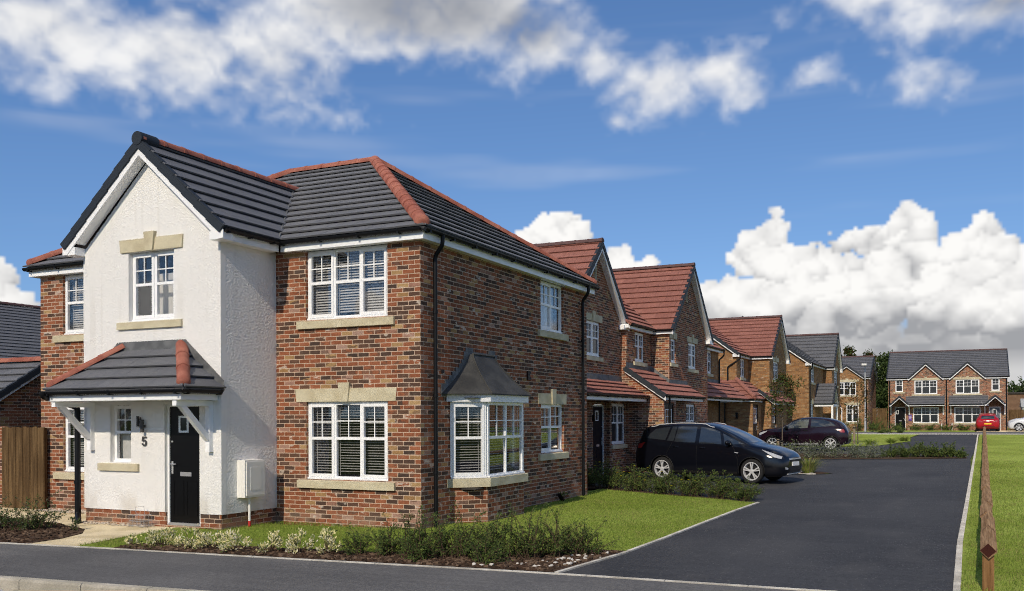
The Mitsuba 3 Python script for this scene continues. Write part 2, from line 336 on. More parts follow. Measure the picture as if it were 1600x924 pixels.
class House:
    """Collects the bricks and tiles of one house: the largest in view become parts, the rest one part for each wall or roof."""
    def __init__(s, key): s.key, s.small = key, []
    def piece(s, holder, name, v, f, bsdf, size): s.small.append((size, holder, name, v, f, bsdf))
    def finish(s, caps):
        for name, cap in caps.items():
            l = sorted((q for q in s.small if q[2] == name), key=lambda q: -q[0])
            for q in l[:cap]: obj(name, (q[3], q[4]), q[5], q[1])
            rest = {}
            for q in l[cap:]: rest.setdefault((q[1], q[5]), MB()).add(q[3], q[4])
            for (h, b), mb in rest.items(): obj({'brick': 'brickwork', 'roof_tile': 'roof_tiling'}.get(name, name), mb, b, h, kind='stuff')

def brick_wall(H, fr, shape, holes=(), bsdf='brick_red', bricks=True, name='wall', z_off=0., rng=random.Random(3), thick=.10, sub=True):
    """A wall of the outline `shape` (u, v), with openings; where bricks can be told apart each one stands proud of its mortar."""
    sh = shape.difference(unary_union([sbox(a, c, b, d) for a, b, c, d in holes])) if holes else shape
    mb = MB(); extrude(mb, sh, -thick, -.003 if bricks else 0., fr)
    k = obj(name, mb, bsdf, H.key)
    if not bricks: return k
    u0, v0, u1, v1 = shape.bounds
    diag = abs(fr.U[0]) > .3 and abs(fr.U[1]) > .3
    uo = (fr.o[0] + fr.o[1]) * .70711 if diag else 0.
    facing = abs(float(np.dot(fr.N, (CAM - fr((u0, v0, 0))) / np.linalg.norm(CAM - fr((u0, v0, 0))))))
    import shapely
    shapely.prepare(sh)
    for j in range(int((v0 + fr.o[2] - Z0) / MOD_H) - 1, int((v1 + fr.o[2] - Z0) / MOD_H) + 2):
        a = Z0 + j * MOD_H - fr.o[2]
        if a + MOD_H < v0 or a > v1: continue
        sft = .5 * (j % 2)
        for i in range(int((u0 + uo) / MOD_L) - 2, int((u1 + uo) / MOD_L) + 2):
            x = (i - sft) * MOD_L - uo
            b = (x + .0062, a + .0062, x + MOD_L - .0062, a + MOD_H - .0062)
            if b[2] < u0 or b[0] > u1: continue
            r = sbox(*b)
            if not sh.contains(r):
                r = r.intersection(sh)
                if r.area < 1.5e-4: continue
            dd = rng.uniform(-.0015, .0022)
            for q in polys(r):
                c = np.array(q.exterior.coords)[:-1]
                n = len(c)
                if n > 8: continue
                if Polygon(c).exterior.is_ccw is False: c = c[::-1]
                e = .0014; ctr = c.mean(0); ci = ctr + (c - ctr) * (1 - e / np.maximum(np.abs(c - ctr).max(0), e * 2))
                v = np.vstack([np.c_[c, np.full(n, -.004)], np.c_[c, np.full(n, dd - .002)], np.c_[ci, np.full(n, dd)]])
                f = [[2 * n, 2 * n + m, 2 * n + m + 1] for m in range(1, n - 1)]
                for lv in (0, n):
                    for m in range(n):
                        m2 = (m + 1) % n; f += [[lv + m, lv + m2, lv + n + m2], [lv + m, lv + n + m2, lv + n + m]]
                w = fr(v); H.piece(k, 'brick', w, np.array(f), bsdf, seen(w[0]) * facing * q.area ** .5)
    return k

def pt(*a): return np.array(a, float)

def roof_plane(H, pts, bsdf, gauge=.345, width=.30, name='roof', cut=None, thick=.028, stagger=.5, lift=.052, tiles=True, boost=1.):
    """A tiled roof slope. The first two points are its eave; the others follow round."""
    P = np.array(pts, float); s = P[1] - P[0]; L = np.linalg.norm(s); s = s / L
    n = np.cross(s, P[2] - P[0]); n /= np.linalg.norm(n)
    if n[2] < 0: n = -n
    t = np.cross(n, s)
    if np.dot(t, P[2] - P[0]) < 0: t = -t
    loc = lambda q: np.stack([(q - P[0]) @ s, (q - P[0]) @ t], -1)
    to = lambda a: P[0] + a[..., :1] * s + a[..., 1:2] * t + a[..., 2:3] * n
    poly = Polygon(loc(P)).buffer(0)
    if cut is not None:
        for c in cut: poly = poly.difference(Polygon(loc(np.array(c, float))).buffer(0))
    mb = MB()
    for q in polys(poly):
        m = trimesh.creation.extrude_polygon(q, .05, engine='earcut'); v = np.array(m.vertices); v[:, 2] -= .055; mb.add(to(v), m.faces)
    k = obj(name, mb, bsdf, H.key)
    if not tiles: return k
    u0, v0, u1, v1 = poly.bounds
    rng = random.Random(int(abs(P[0][0] * 97 + P[0][1] * 31)) + 5)
    import shapely
    shapely.prepare(poly)
    j, tt = 0, v0 - .02
    while tt < v1:
        x = u0 - width * (1 + stagger * (j % 2))
        while x < u1:
            b = sbox(x + .0015, tt, x + width - .0015, tt + gauge + .02)
            if poly.contains(b): pieces = [b]
            else:
                r = b.intersection(poly.buffer(.001)); pieces = [q for q in polys(r) if q.area > 8e-4]
            jit = rng.uniform(-.002, .002)
            for q in pieces:
                q = q.simplify(.001); c = np.array(q.exterior.coords)[:-1]; m = len(c)
                if m < 3: continue
                if not q.exterior.is_ccw: c = c[::-1]
                top = lift + jit - (lift - .004) * np.clip((c[:, 1] - tt) / gauge, 0, 1.05)
                v = np.vstack([np.c_[c, top - thick], np.c_[c, top]])
                if abs(q.convex_hull.area - q.area) < 1e-5: tf = [[0, a, a + 1] for a in range(1, m - 1)]
                else:
                    vv, tf = trimesh.creation.triangulate_polygon(Polygon(c), engine='earcut'); tf = [list(map(int, a)) for a in tf]
                f = [[m + a for a in tri] for tri in tf]
                for a in range(m): b2 = (a + 1) % m; f += [[a, b2, m + b2], [a, m + b2, m + a]]
                w = to(v); vis = max(.02, float(np.dot(n, (CAM - w[0]) / np.linalg.norm(CAM - w[0]))))
                H.piece(k, 'roof_tile', w, np.array(f), bsdf, seen(w[0]) * q.area ** .5 * vis ** .3 * boost)
            x += width
        tt += gauge; j += 1
    return k

def ridge_line(H, A, B, bsdf, name='ridge_tile', r=.115, length=.45, squash=1., cap_a=False, cap_b=False, embed=.02, joint=True):
    """Half-round ridge or hip tiles from A to B, each lapping the next."""
    A, B = pt(*A), pt(*B); L = np.linalg.norm(B - A); d = (B - A) / L
    up = pt(0, 0, 1) - d * d[2]; up /= np.linalg.norm(up); rt = np.cross(d, up)
    m = max(1, round(L / length)); e = L / m; an = np.linspace(-.06, np.pi + .06, 11)
    for i in range(m):
        prof = []
        stations = [(i * e - .012, r * 1.05), (i * e + .05, r * 1.05), (i * e + .055, r * .98), ((i + 1) * e + .002, r * .97)]
        if cap_a and i == 0: stations = [(-.07, r * .45), (-.055, r * .75), (-.02, r)] + stations[1:]
        if cap_b and i == m - 1: stations = stations[:-1] + [(L - .04, r), (L + .02, r * .8), (L + .045, r * .45)]
        for dist, rr in stations:
            prof.append(A + d * dist + np.outer(np.cos(an), rt) * rr + np.outer(np.sin(an), up) * rr * squash - up * embed)
        v = np.vstack(prof); k = len(an); f = []
        for a in range(len(prof) - 1):
            for b in range(k - 1): f.append([a * k + b, a * k + b + 1, (a + 1) * k + b + 1, (a + 1) * k + b])
        f = np.array(f); f = np.vstack([f[:, [0, 2, 1]], f[:, [0, 3, 2]]])
        for a in (0, len(prof) - 1): f = np.vstack([f, [[a * k, a * k + b, a * k + b + 1] for b in range(1, k - 1)]])
        obj(name, (v, f), bsdf, H.key, smooth=40)

def fascia_run(H, A, B, out, h=.16, mat_='upvc', gutter=True, soffit=.16, brackets=True, g_ext=(0, 0), wall_to=None, hangers=.8):
    """Fascia board from A to B (bottom edge of its outer face), soffit back to the wall, black gutter on brackets."""
    A, B, out = pt(*A), pt(*B), pt(*out); d = (B - A) / np.linalg.norm(B - A); z = pt(0, 0, 1); L = np.linalg.norm(B - A)
    mb = MB(); mb.obox((A + B) / 2 - out * .01 + z * h / 2, d * L / 2, out * .01, z * h / 2)
    k = obj('fascia', mb, mat_, H.key)
    if soffit:
        mb = MB(); mb.obox((A + B) / 2 - out * (.02 + soffit / 2) + z * .012, d * (L / 2 - .003), out * soffit / 2, z * .006); obj('soffit', mb, mat_, H.key)
    if gutter:
        an = np.linspace(0, np.pi, 9); r = .056
        prof = np.vstack([np.c_[np.cos(an) * r, -np.sin(an) * r], [[-r, .004], [-r + .006, .004]], np.c_[-np.cos(an[::1]) * (r - .006), -np.sin(an) * (r - .006)], [[r - .006, .006], [r, .006]]])
        mb = MB(); c = A + out * (.058) + z * (h + .004)
        a0, a1 = c - d * g_ext[0], c + d * (L + g_ext[1])
        ring = lambda o: o + prof[:, :1] * out + prof[:, 1:] * z
        v = np.vstack([ring(a0), ring(a1)]); n = len(prof)
        f = [[i, (i + 1) % n, n + (i + 1) % n, n + i] for i in range(n)]; mb.add(v, f)
        for o in (a0, a1):      # stop ends
            w = o + np.c_[np.cos(an) * r, -np.sin(an) * r] @ np.array([out, z]); mb.add(w, [[0, i, i + 1] for i in range(1, 8)])
        obj('gutter', mb, 'black_plastic', H.key)
        if brackets:
            for i in range(int(L / hangers) + 1):
                o = c + d * min(L - .04, .08 + i * hangers); mb = MB()
                mb.obox(o - z * .045 - out * .008, d * .016, out * .054, z * .022); mb.obox(o + z * .002 + out * .05, d * .016, out * .012, z * .010)
                obj('gutter_bracket', mb, 'black_plastic', H.key)

def downpipe(H, pts, r=.036, clips=()):
    mb = MB(); P = [pt(*q) for q in pts]; Q = [P[0]]
    for a, b, c in zip(P, P[1:], P[2:]):        # rounded elbows
        d1, d2 = (a - b) / np.linalg.norm(a - b), (c - b) / np.linalg.norm(c - b); e = min(.05, .4 * np.linalg.norm(a - b), .4 * np.linalg.norm(c - b))
        Q += [b + d1 * e, b + (d1 + d2) * e * .3, b + d2 * e]
    Q.append(P[-1]); mb.tube(Q, r, 12)
    k = obj('downpipe', mb, 'black_plastic', H.key, smooth=50)
    for z in clips:
        m = MB(); o = [q for q in (P[-2], P[-1])][0]; m.tube([(o[0], o[1], z), (o[0], o[1], z + .05)], r * 1.25, 12); obj('pipe_clip', m, 'black_plastic', k, smooth=50)

def barge(H, apex, foot, out, drop=.0, h=.17, verge='verge', unit=.345, box_end=True, ridge_cap=True, vw=.09, white='upvc', proud=.0, soff=.20):
    """One side of a gable: white bargeboard with boxed foot and stepped dark verge units. apex/foot: on the roof surface at the verge."""
    A, F, out = pt(*apex), pt(*foot), pt(*out); d = F - A; L = np.linalg.norm(d); d = d / L
    n = np.cross(d, out); n /= np.linalg.norm(n)
    if n[2] < 0: n = -n
    # bargeboard, cut plumb at the apex and level at the foot
    slope = abs(d[2]); hv = h / max(.25, math.sqrt(1 - slope * slope)); z = pt(0, 0, 1)
    a0, f0 = A - n * .055, F - n * .055
    hd = F - A; hd[2] = 0; run = np.linalg.norm(hd); hd /= run; low = F[2] - .175
    q = Polygon([(0, a0[2] - A[2]), (run, f0[2] - A[2]), (run, f0[2] - A[2] - hv), (0, a0[2] - A[2] - hv)]).intersection(sbox(-1, low - A[2], run - .0, 9))
    mb = MB(); fr = Frame(A - out * .03, hd, out); extrude(mb, q, 0, .022, fr)
    obj('bargeboard', mb, white, H.key)
    if soff:
        mb = MB(); mb.obox((A + F) / 2 - n * (.055 + h * .80) - out * (.03 + soff / 2) - d * .10, d * (L / 2 - .14), out * soff / 2, n * .006); obj('soffit', mb, white, H.key)
    m = max(1, round(L / unit)); e = L / m
    for i in range(m):
        c = A + d * (i + .5) * e
        mb = MB(); tilt = n * .010
        mb.obox(c + n * .010 - out * (vw / 2 - .012), d * (e / 2 + .012) - tilt * -.0 + n * .010, out * vw / 2, n * .028 - d * .004)
        mb.obox(c - n * .048 + out * .010, d * (e / 2 + .004) + n * .008, out * .012, n * .062)
        obj('verge_cap', mb, verge, H.key)

# ------------------------------------------------------------------ windows and doors
def window(H, fr, u0, u1, v0, v1, cols=(1, 1, 1), opens=(1, 0, 1), transom=.53, bars=True, blind=None, depth=.055, clear=True, slat=.05, tilt=20, head=0., bare=False, name='window', fw=.052, room=True, seed=0, heads=None):
    """White plastic casement window in an opening: frame, casements, glazing bars, panes, blind and the dark room behind."""
    w = u1 - u0; tot = sum(cols); x = u0 + .004; W = w - .008; a, b = v0 + .004, v1 - .004; d0 = -depth
    mb = MB(); B = lambda p, q, r, s, d1, d2: mb.box(p, q, r, s, d1, d2, fr)
    f = fw; B(x, x + W, b - f, b, d0 - .06, d0); B(x, x + W, a + .0, a + f * 1.05, d0 - .06, d0 + .001); B(x, x + f, a + f * 1.05, b - f, d0 - .06, d0); B(x + W - f, x + W, a + f * 1.05, b - f, d0 - .06, d0)
    B(x - .0, x + W, a - .0, a + .028, d0, d0 + .030)          # cill nosing
    inner = W - 2 * f; xs = [x + f]
    for c in cols: xs.append(xs[-1] + inner * c / tot)
    gl, bs, panes = [], [], []
    for i, (c0, c1) in enumerate(zip(xs, xs[1:])):
        l = c0 + (f / 2 if i else 0); r = c1 - (f / 2 if i < len(cols) - 1 else 0)
        if i: B(c0 - f / 2, c0 + f / 2, a + f * 1.05, b - f, d0 - .058, d0 - .002)
        lo, hi = a + f * 1.05, b - f; dd = d0
        if opens[i]:        # a casement stands proud of the frame and laps over it
            s = .050; dd = d0 + .016; l -= .014; r += .014; lo -= .014; hi += .014
            B(l, r, hi - s, hi, d0 - .04, dd); B(l, r, lo, lo + s * 1.1, d0 - .04, dd); B(l, l + s, lo + s * 1.1, hi - s, d0 - .04, dd); B(r - s, r, lo + s * 1.1, hi - s, d0 - .04, dd)
            l += s; r -= s; lo += s * 1.1; hi -= s
        t = lo + (hi - lo) * transom; th = .024
        B(l, r, t - th, t + th, dd - .045, dd - .003)
        gl += [(l, r, lo, t - th, dd - .03), (l, r, t + th, hi, dd - .03)]
        if bars:
            g = .0095; m = (l + r) / 2; h2 = (t + th + hi) / 2
            bs += [(m - g, m + g, t + th, hi, dd), (l, m - g, h2 - g, h2 + g, dd), (m + g, r, h2 - g, h2 + g, dd)]
    k = obj(name, mb, 'upvc', H.key)
    for l, r, lo, hi, d in gl:
        m = MB()
        if clear: m.quad(*fr(np.array([[l, lo, d], [r, lo, d], [r, hi, d], [l, hi, d]])))
        else: m.box(l, r, lo, hi, d - .012, d, fr)
        obj('pane', m, 'pane_glass' if clear else 'dark_glass', k)
    for l, r, lo, hi, d in bs:
        m = MB(); m.box(l, r, lo, hi, d - .026, d - .012, fr); obj('glazing_bar', m, 'upvc', k)
    if clear and room:
        m = MB(); q = [fr(np.array([[p, s, dd] for p, s in ((u0, v0), (u1, v0), (u1, v1), (u0, v1))])) for dd in (d0 - .061, d0 - 1.1)]
        m.add(np.vstack(q), [[4, 5, 6, 7], [0, 4, 7, 3], [1, 2, 6, 5], [3, 7, 6, 2], [0, 1, 5, 4]]); obj('room', m, 'room', k)
    if clear and blind:
        m = MB(); rng = random.Random(seed); ca, sa = math.cos(math.radians(tilt)), math.sin(math.radians(tilt))
        lo_, hi_ = v0 + .07, v1 - .06; dz = d0 - .13
        for i in range(int((hi_ - lo_) / (slat * .92))):
            v = hi_ - i * slat * .92; hw = slat / 2
            q = fr(np.array([[u0 + .03, v - sa * hw, dz + ca * hw], [u1 - .03, v - sa * hw, dz + ca * hw], [u1 - .03, v + sa * hw, dz - ca * hw], [u0 + .03, v + sa * hw, dz - ca * hw]]))
            off = fr.V * .003; m.add(np.vstack([q, q + off]), [[0, 3, 2, 1], [4, 5, 6, 7], [0, 1, 5, 4], [2, 3, 7, 6]])
        n_ = max(2, len(cols) + 1)
        for i in range(n_):
            u = u0 + .12 + (w - .24) * i / (n_ - 1); m.box(u - .004, u + .004, lo_, hi_, dz + .026, dz + .029, fr)
        obj('venetian_blind', m, 'blind', k)
    if clear and blind == 'curtain':
        pass
    return k
def sill(H, fr, u0, u1, v0, v1, out=.055, ends=.0, bsdf='cast_stone', name='sill', slope=.02):
    mb = MB(); v = np.array([[u, vv, d] for u in (u0, u1) for vv, d in ((v0, -.08), (v0, out), (v1 - slope, out), (v1, -.08))]); 
    mb.add(fr(v), [[0, 3, 2, 1], [4, 5, 6, 7], [0, 1, 5, 4], [1, 2, 6, 5], [2, 3, 7, 6], [3, 0, 4, 7]])
    return obj(name, mb, bsdf, H.key)
def lintel(H, fr, u0, u1, v0, v1, key=True, kt=.10, out=.012, kw=(.24, .16), kout=.045):
    m_ = (u0 + u1) / 2; s = .02
    mb = MB(); extrude(mb, Polygon([(u0 + s, v0), (u1 - s, v0), (u1, v1), (u0, v1)]), -.07, out, fr)
    k = obj('lintel', mb, 'cast_stone', H.key)
    if key:
        mb = MB(); extrude(mb, Polygon([(m_ - kw[1] / 2, v0 - .004), (m_ + kw[1] / 2, v0 - .004), (m_ + kw[0] / 2, v1 + kt), (m_ - kw[0] / 2, v1 + kt)]), -.06, kout, fr); obj('keystone', mb, 'cast_stone', k)
    return k
def door(H, fr, u0, u1, v0, v1, bsdf='black_door', depth=.05, glass=(.3, .52, .80, .92), fw=.045, frame='upvc', handle='l', letter=.42, detail=True, grid=False):
    mb = MB(); d = -depth
    mb.box(u0, u0 + fw, v0, v1, d - .05, d + .02, fr); mb.box(u1 - fw, u1, v0, v1, d - .05, d + .02, fr); mb.box(u0 + fw, u1 - fw, v1 - fw, v1, d - .05, d + .02, fr)
    k = obj('door', mb, frame, H.key)
    l, r, lo, hi = u0 + fw + .003, u1 - fw - .003, v0 + .045, v1 - fw - .003; w, h = r - l, hi - lo
    m = MB(); m.box(l, r, lo, hi, d - .04, d, fr)
    if detail:
        for p, q, s, t in ((.12, .44, .06, .36), (.56, .88, .06, .36)):
            for a, b, c, e in ((p, q, s, s + .006), (p, q, t, t + .006), (p, p + .014, s, t), (q, q + .014, s, t)):
                m.box(l + w * a, l + w * b, lo + h * c, lo + h * e, d, d + .006, fr)
    obj('leaf', m, bsdf, k)
    m = MB(); m.box(u0 + fw, u1 - fw, v0, v0 + .042, d - .06, d + .045, fr); obj('threshold', m, 'steel', k)
    if glass:
        a, b, c, e = glass; m = MB(); A, B_, C, E = l + w * a, l + w * b, lo + h * c, lo + h * e; t = .035 if not grid else .03
        m.box(A - t, B_ + t, C - t, C, d, d + .018, fr); m.box(A - t, B_ + t, E, E + t, d, d + .018, fr); m.box(A - t, A, C, E, d, d + .018, fr); m.box(B_, B_ + t, C, E, d, d + .018, fr)
        if grid:
            for i in (1, 2): m.box(A + (B_ - A) * i / 3 - .008, A + (B_ - A) * i / 3 + .008, C, E, d, d + .012, fr)
            for i in (1, 2): m.box(A, B_, C + (E - C) * i / 3 - .008, C + (E - C) * i / 3 + .008, d, d + .0115, fr)
        obj('glazing_surround', m, 'upvc', k); m = MB(); m.box(A, B_, C, E, d + .001, d + .004, fr); obj('pane', m, 'dark_glass', k)
    if letter:
        m = MB(); c = (l + r) / 2 + .02; m.box(c - .125, c + .125, lo + h * letter - .035, lo + h * letter + .035, d, d + .012, fr); obj('letter_plate', m, 'steel', k)
    if handle:
        x = l + .055 if handle == 'l' else r - .055; s = 1 if handle == 'l' else -1; m = MB(); m.box(x - .018, x + .018, lo + h * .42, lo + h * .53, d, d + .01, fr)
        m.tube(fr(np.array([[x, lo + h * .505, d + .01], [x, lo + h * .505, d + .05], [x + s * .12, lo + h * .505, d + .05]])), .009, 8); obj('handle', m, 'chrome', k, smooth=40)
        m = MB(); m.tube(fr(np.array([[x, lo + h * .70, d], [x, lo + h * .70, d + .015]])), .016, 10); obj('lock', m, 'chrome', k, smooth=40)
    return k

# ------------------------------------------------------------------ ground
def gz(y): return float(np.interp(y, [8, 36, 80], [0, .28, .53]))
def sheet(name, outline, h, bsdf, kind='structure', cell=None, parent=None, label=None, depth=.0):
    """A flat-lying sheet that follows the rising ground; h = its height above the base ground."""
    poly = Polygon(outline).buffer(0); mb = MB()
    cuts = sorted({8.0, 36.0, 80.0})
    pieces = [poly]
    for c in cuts:
        nxt = []
        for q in pieces:
            for p_ in polys(q.intersection(sbox(-900, -900, 900, c))) + polys(q.intersection(sbox(-900, c, 900, 2900))): nxt.append(p_)
        pieces = nxt
    for q in pieces:
        m = trimesh.creation.triangulate_polygon(q, engine='earcut'); v = np.array(m[0]); mb.add(np.c_[v, np.interp(v[:, 1], [8, 36, 80], [0, .28, .53]) + h], m[1])
        if depth:
            c = np.array(q.exterior.coords)[:-1]
            for a, b in zip(c, np.roll(c, -1, 0)):
                za, zb = gz(a[1]) + h, gz(b[1]) + h
                mb.add([[*a, za], [*b, zb], [*b, zb - depth], [*a, za - depth]], [[0, 1, 2, 3]])
    return obj(name, mb, bsdf, parent, kind=kind, label=label)
def strip(name, line, w, h, bsdf, top=.05, parent=None, seg=None, kind='structure'):
    """A run of narrow edging stones, flush on its upper side, along a line; with seg each stone is a piece of its own."""
    L = LineString(line); n = max(1, int(L.length / (seg or 2.0))); k = None; mb = MB()
    for i in range(n):
        a, b = np.array(L.interpolate(L.length * i / n).coords[0]), np.array(L.interpolate(L.length * (i + 1) / n).coords[0])
        d = (b - a) / np.linalg.norm(b - a); s = np.array([-d[1], d[0]]); g = .004 if seg else 0
        q = []
        for p_, sg in ((a + d * g, 1), (a + d * g, -1), (b - d * g, -1), (b - d * g, 1)):
            e = p_ + s * sg * w / 2; q.append([e[0], e[1], gz(e[1])])
        q = np.array(q); v = np.vstack([q + [0, 0, h], q + [0, 0, h - top]]); mb.add(v, [[0, 1, 2, 3], [0, 4, 5, 1], [1, 5, 6, 2], [2, 6, 7, 3], [3, 7, 4, 0]])
    return obj(name, mb, bsdf, parent, kind=kind)

PATH_BACK = [(-30, -6.3), (-9.5, -4.50), (-4.94, -3.91), (-2.65, -3.65), (-.22, -3.45), (2.14, -3.22), (3.72, -3.08), (5.2, -3.02), (6.5, -2.97), (8.1, -2.90), (30, -1.9)]
KERB = [(-30, -8.6), (-9.5, -6.55), (-4.9, -6.16), (-2.17, -5.88), (-.94, -5.78), (.39, -5.66), (3.7, -5.35), (8.2, -4.95), (30, -3.8)]
sheet('ground', [(-2000, -9.0), (-30, -8.6)] + KERB[1:-1] + [(30, -3.8), (2000, -3.4), (2000, 2500), (-2000, 2500)], -.03, 'far_grass')
sheet('ground', [(-2000, -9.0), (-30, -8.6)] + KERB[1:-1] + [(30, -3.8), (2000, -3.4), (2000, -1500), (-2000, -1500)], -.15, 'far_grass')
sheet('pavement', PATH_BACK + KERB[::-1], .004, 'asphalt_path')
sheet('road', [(x, y - .13) for x, y in KERB] + [(30, -11), (-30, -15)], -.128, 'asphalt_path')
strip('edging_strip', PATH_BACK, .055, .016, 'concrete', top=.06, seg=.915)
kk = None
L_ = LineString(KERB); n_ = int(L_.length / .915)
for i in range(n_):
    a, b = np.array(L_.interpolate(i * .915 + .004).coords[0]), np.array(L_.interpolate((i + 1) * .915 - .004).coords[0])
    if not (-6 < a[0] < 9): continue
    d = (b - a) / np.linalg.norm(b - a); s = np.array([-d[1], d[0]]); c = (a + b) / 2 - s * .063
    mb = MB(); H_ = .455; l = np.linalg.norm(b - a) / 2
    prof = [(-.0625, -.25), (.0625, -.25), (.0625, .014), (-.040, .014), (-.0625, -.012)]
    v = np.vstack([[[*(c + s * p_ + d * e), q] for p_, q in prof] for e in (-l, l)]); n5 = 5
    mb.add(v, [[i_, (i_ + 1) % 5, 5 + (i_ + 1) % 5, 5 + i_] for i_ in range(5)]); mb.add(v, [[0, 2, 1], [0, 3, 2], [0, 4, 3], [5, 6, 7], [5, 7, 8], [5, 8, 9]])
    if kk is None:
        kk = 'kerb'; labels['kerb'] = {'kind': 'structure'}
    obj('kerb_stone', mb, 'kerb_stone', 'kerb')
    for q in (0, 1):
        mb = MB(); e_ = l / 2 - .004; mb.obox((*(c - s * .145 + d * (q - .5) * l), -.20), (*(d * e_), 0), (*(s * .075), 0), (0, 0, .088 + .003 * ((i + q) % 3))); obj('channel_stone', mb, 'kerb_stone', 'kerb')

DRIVE = [(3.70, -3.05), (3.93, -1.2), (3.97, .5), (4.0, 3), (4.05, 5.6), (4.12, 7.1), (3.0, 7.8), (1.4, 8.6), (-.2, 9.6), (-1.2, 10.4), (-1.2, 16.0), (3.3, 16.0), (4.25, 16.5), (4.45, 17.0), (4.1, 17.5), (1.5, 18.0), (-.4, 18.2), (-.4, 23.6), (2.2, 24.6), (5.6, 25.6), (7.6, 26.7), (8.33, 26.9),
         (8.27, 16.9), (8.12, 8.2), (8.02, 1.7), (7.97, -2.3), (7.96, -2.9)]
sheet('driveway', DRIVE, .0, 'asphalt_dark')
DRIVE2 = [(8.33, 26.9), (7.6, 26.75), (5.5, 28.6), (3.0, 29.5), (-1.0, 30.2), (-1.0, 36.2), (3.2, 36.8), (4.0, 38.5), (5.3, 46.7), (4.9, 55), (5.2, 63.8), (9.1, 64.6), (8.6, 35)]
sheet('driveway', DRIVE2, .0, 'asphalt_dark')
strip('edging_strip', [(8.0, -2.85), (8.02, 1.7), (8.13, 8.2), (8.28, 16.9), (8.6, 35), (9.08, 64.3)], .075, .022, 'concrete', top=.08, seg=.915)
strip('edging_strip', [(3.70, -3.02), (3.90, -1.2), (3.95, .5), (3.98, 3), (4.03, 5.6), (4.10, 7.1)], .055, .020, 'concrete', top=.08, seg=.915)
strip('edging_strip', [(1.8, 16.03), (3.3, 16.03), (4.2, 16.5), (4.45, 17.0), (4.1, 17.45), (3.2, 17.6)], .06, .03, 'concrete', top=.08)
sheet('roadside_path', [(-6, 64.0), (5.0, 64.0), (9.1, 64.8), (30, 65.5), (30, 67.6), (9.1, 66.6), (4, 66.2), (-6, 66)], .006, 'concrete')
sheet('road', [(-60, 66.2), (4, 66.4), (9.1, 66.8), (60, 68.5), (60, 73.5), (-60, 72.5)], .0, 'asphalt_path')
sheet('lawn', [(-3.55, -3.72), (-2.2, -3.62), (-2.2, -3.0), (.4, -2.65), (2.6, -2.2), (3.2, -1.3), (3.92, -1.0), (3.97, .5), (4.0, 3), (4.05, 5.6), (4.1, 7.0), (2.9, 7.7), (1.2, 8.5), (-.3, 9.2), (-.3, -.0), (-4.0, -.5), (-4.05, -1.0), (-3.85, -2.2), (-3.62, -3.2)], .012, 'turf')
sheet('planting_bed', [(-2.9, -3.66), (-2.2, -3.62), (-.22, -3.42), (2.14, -3.19), (3.66, -3.05), (3.90, -1.0), (3.1, -1.2), (2.5, -2.1), (.4, -2.58), (-2.2, -2.92), (-2.9, -3.3)], .020, 'soil')
sheet('field_grass', [(8.0, -2.9), (30, -1.9), (90, 0), (90, 66), (9.2, 64), (8.62, 35), (8.3, 16.9), (8.15, 8.2), (8.04, 1.7)], .010, 'turf')
sheet('garden_path', [(-4.45, -3.86), (-3.56, -3.74), (-3.80, -2.6), (-4.02, -1.1), (-3.40, -.9), (-3.4, -.3), (-8.2, .3), (-12, .3), (-12, -1.2), (-8.6, -1.35), (-6.4, -1.78), (-5.25, -2.15), (-4.75, -2.62), (-4.5, -3.2)], .010, 'paving_buff')
sheet('planting_bed', [(-12, -4.85), (-9.5, -4.48), (-4.94, -3.90), (-4.50, -3.84), (-4.6, -3.1), (-4.85, -2.55), (-5.35, -2.05), (-6.4, -1.70), (-8.6, -1.28), (-12, -1.1)], .006, 'soil')
sheet('planting_bed', [(-.3, 9.2), (1.2, 8.45), (2.9, 7.66), (4.05, 7.0), (3.0, 7.84), (1.4, 8.64), (-.2, 9.64), (-1.2, 10.5), (-2.2, 10.5), (-2.2, 9.0)], .016, 'soil')
sheet('planting_bed', [(-.4, 17.9), (1.5, 17.9), (1.5, 15.95), (3.3, 16.05), (4.2, 16.55), (4.38, 17.0), (4.05, 17.4), (1.5, 17.9)], .014, 'soil')
sheet('planting_bed', [(-.6, 23.7), (2.2, 24.65), (5.6, 25.65), (7.6, 26.75), (8.2, 27.0), (8.2, 28.0), (5.5, 28.55), (3.0, 29.4), (-.6, 29.6)], .014, 'soil')
sheet('verge_grass', [(1.0, 38.0), (4.0, 38.6), (5.25, 46.7), (4.85, 55), (5.1, 63.7), (-3, 63.5), (-3, 45), (.5, 44)], .012, 'turf')
sheet('front_garden', [(-4, 72.7), (9, 72.9), (9, 78.9), (-4, 78.9)], .012, 'turf')
sheet('driveway', [(9.1, 73.0), (30, 73.3), (30, 79.5), (9.1, 79.0)], .010, 'paving_buff')

# ------------------------------------------------------------------ the house on the corner
HA = House(thing('detached_house', 'large corner house of mixed red brick with a white rendered gable and dark roof', 'house'))
FA, FW, SA = front(0.), front(-1.37), side(0.)
SW = side(-3.0)
ZE = 4.77
hF = [(-2.33, -.64, .787, 2.137), (-2.33, -.64, 3.562, 4.80)]
brick_wall(HA, FA, sbox(-3.0, -.25, 0, 4.80), hF)
hS = [(4.88, 6.14, 1.087, 2.137), (4.88, 6.14, 3.712, 4.78), (1.05, 3.33, .60, 2.2)]
brick_wall(HA, SA, sbox(0, -.25, 7.56, 4.80), hS)
hL = [(-8.44, -7.80, .787, 2.137), (-8.44, -7.80, 3.562, 4.80)]
brick_wall(HA, FA, sbox(-9.1, -.25, -6.16, 4.80), hL)
mb = MB(); mb.box(-9.098, -9.0, .102, 7.4, -.2, 4.79); mb.box(-9.0, -.102, 7.46, 7.558, -.2, 4.79); obj('wall', mb, 'brick_red', HA.key)
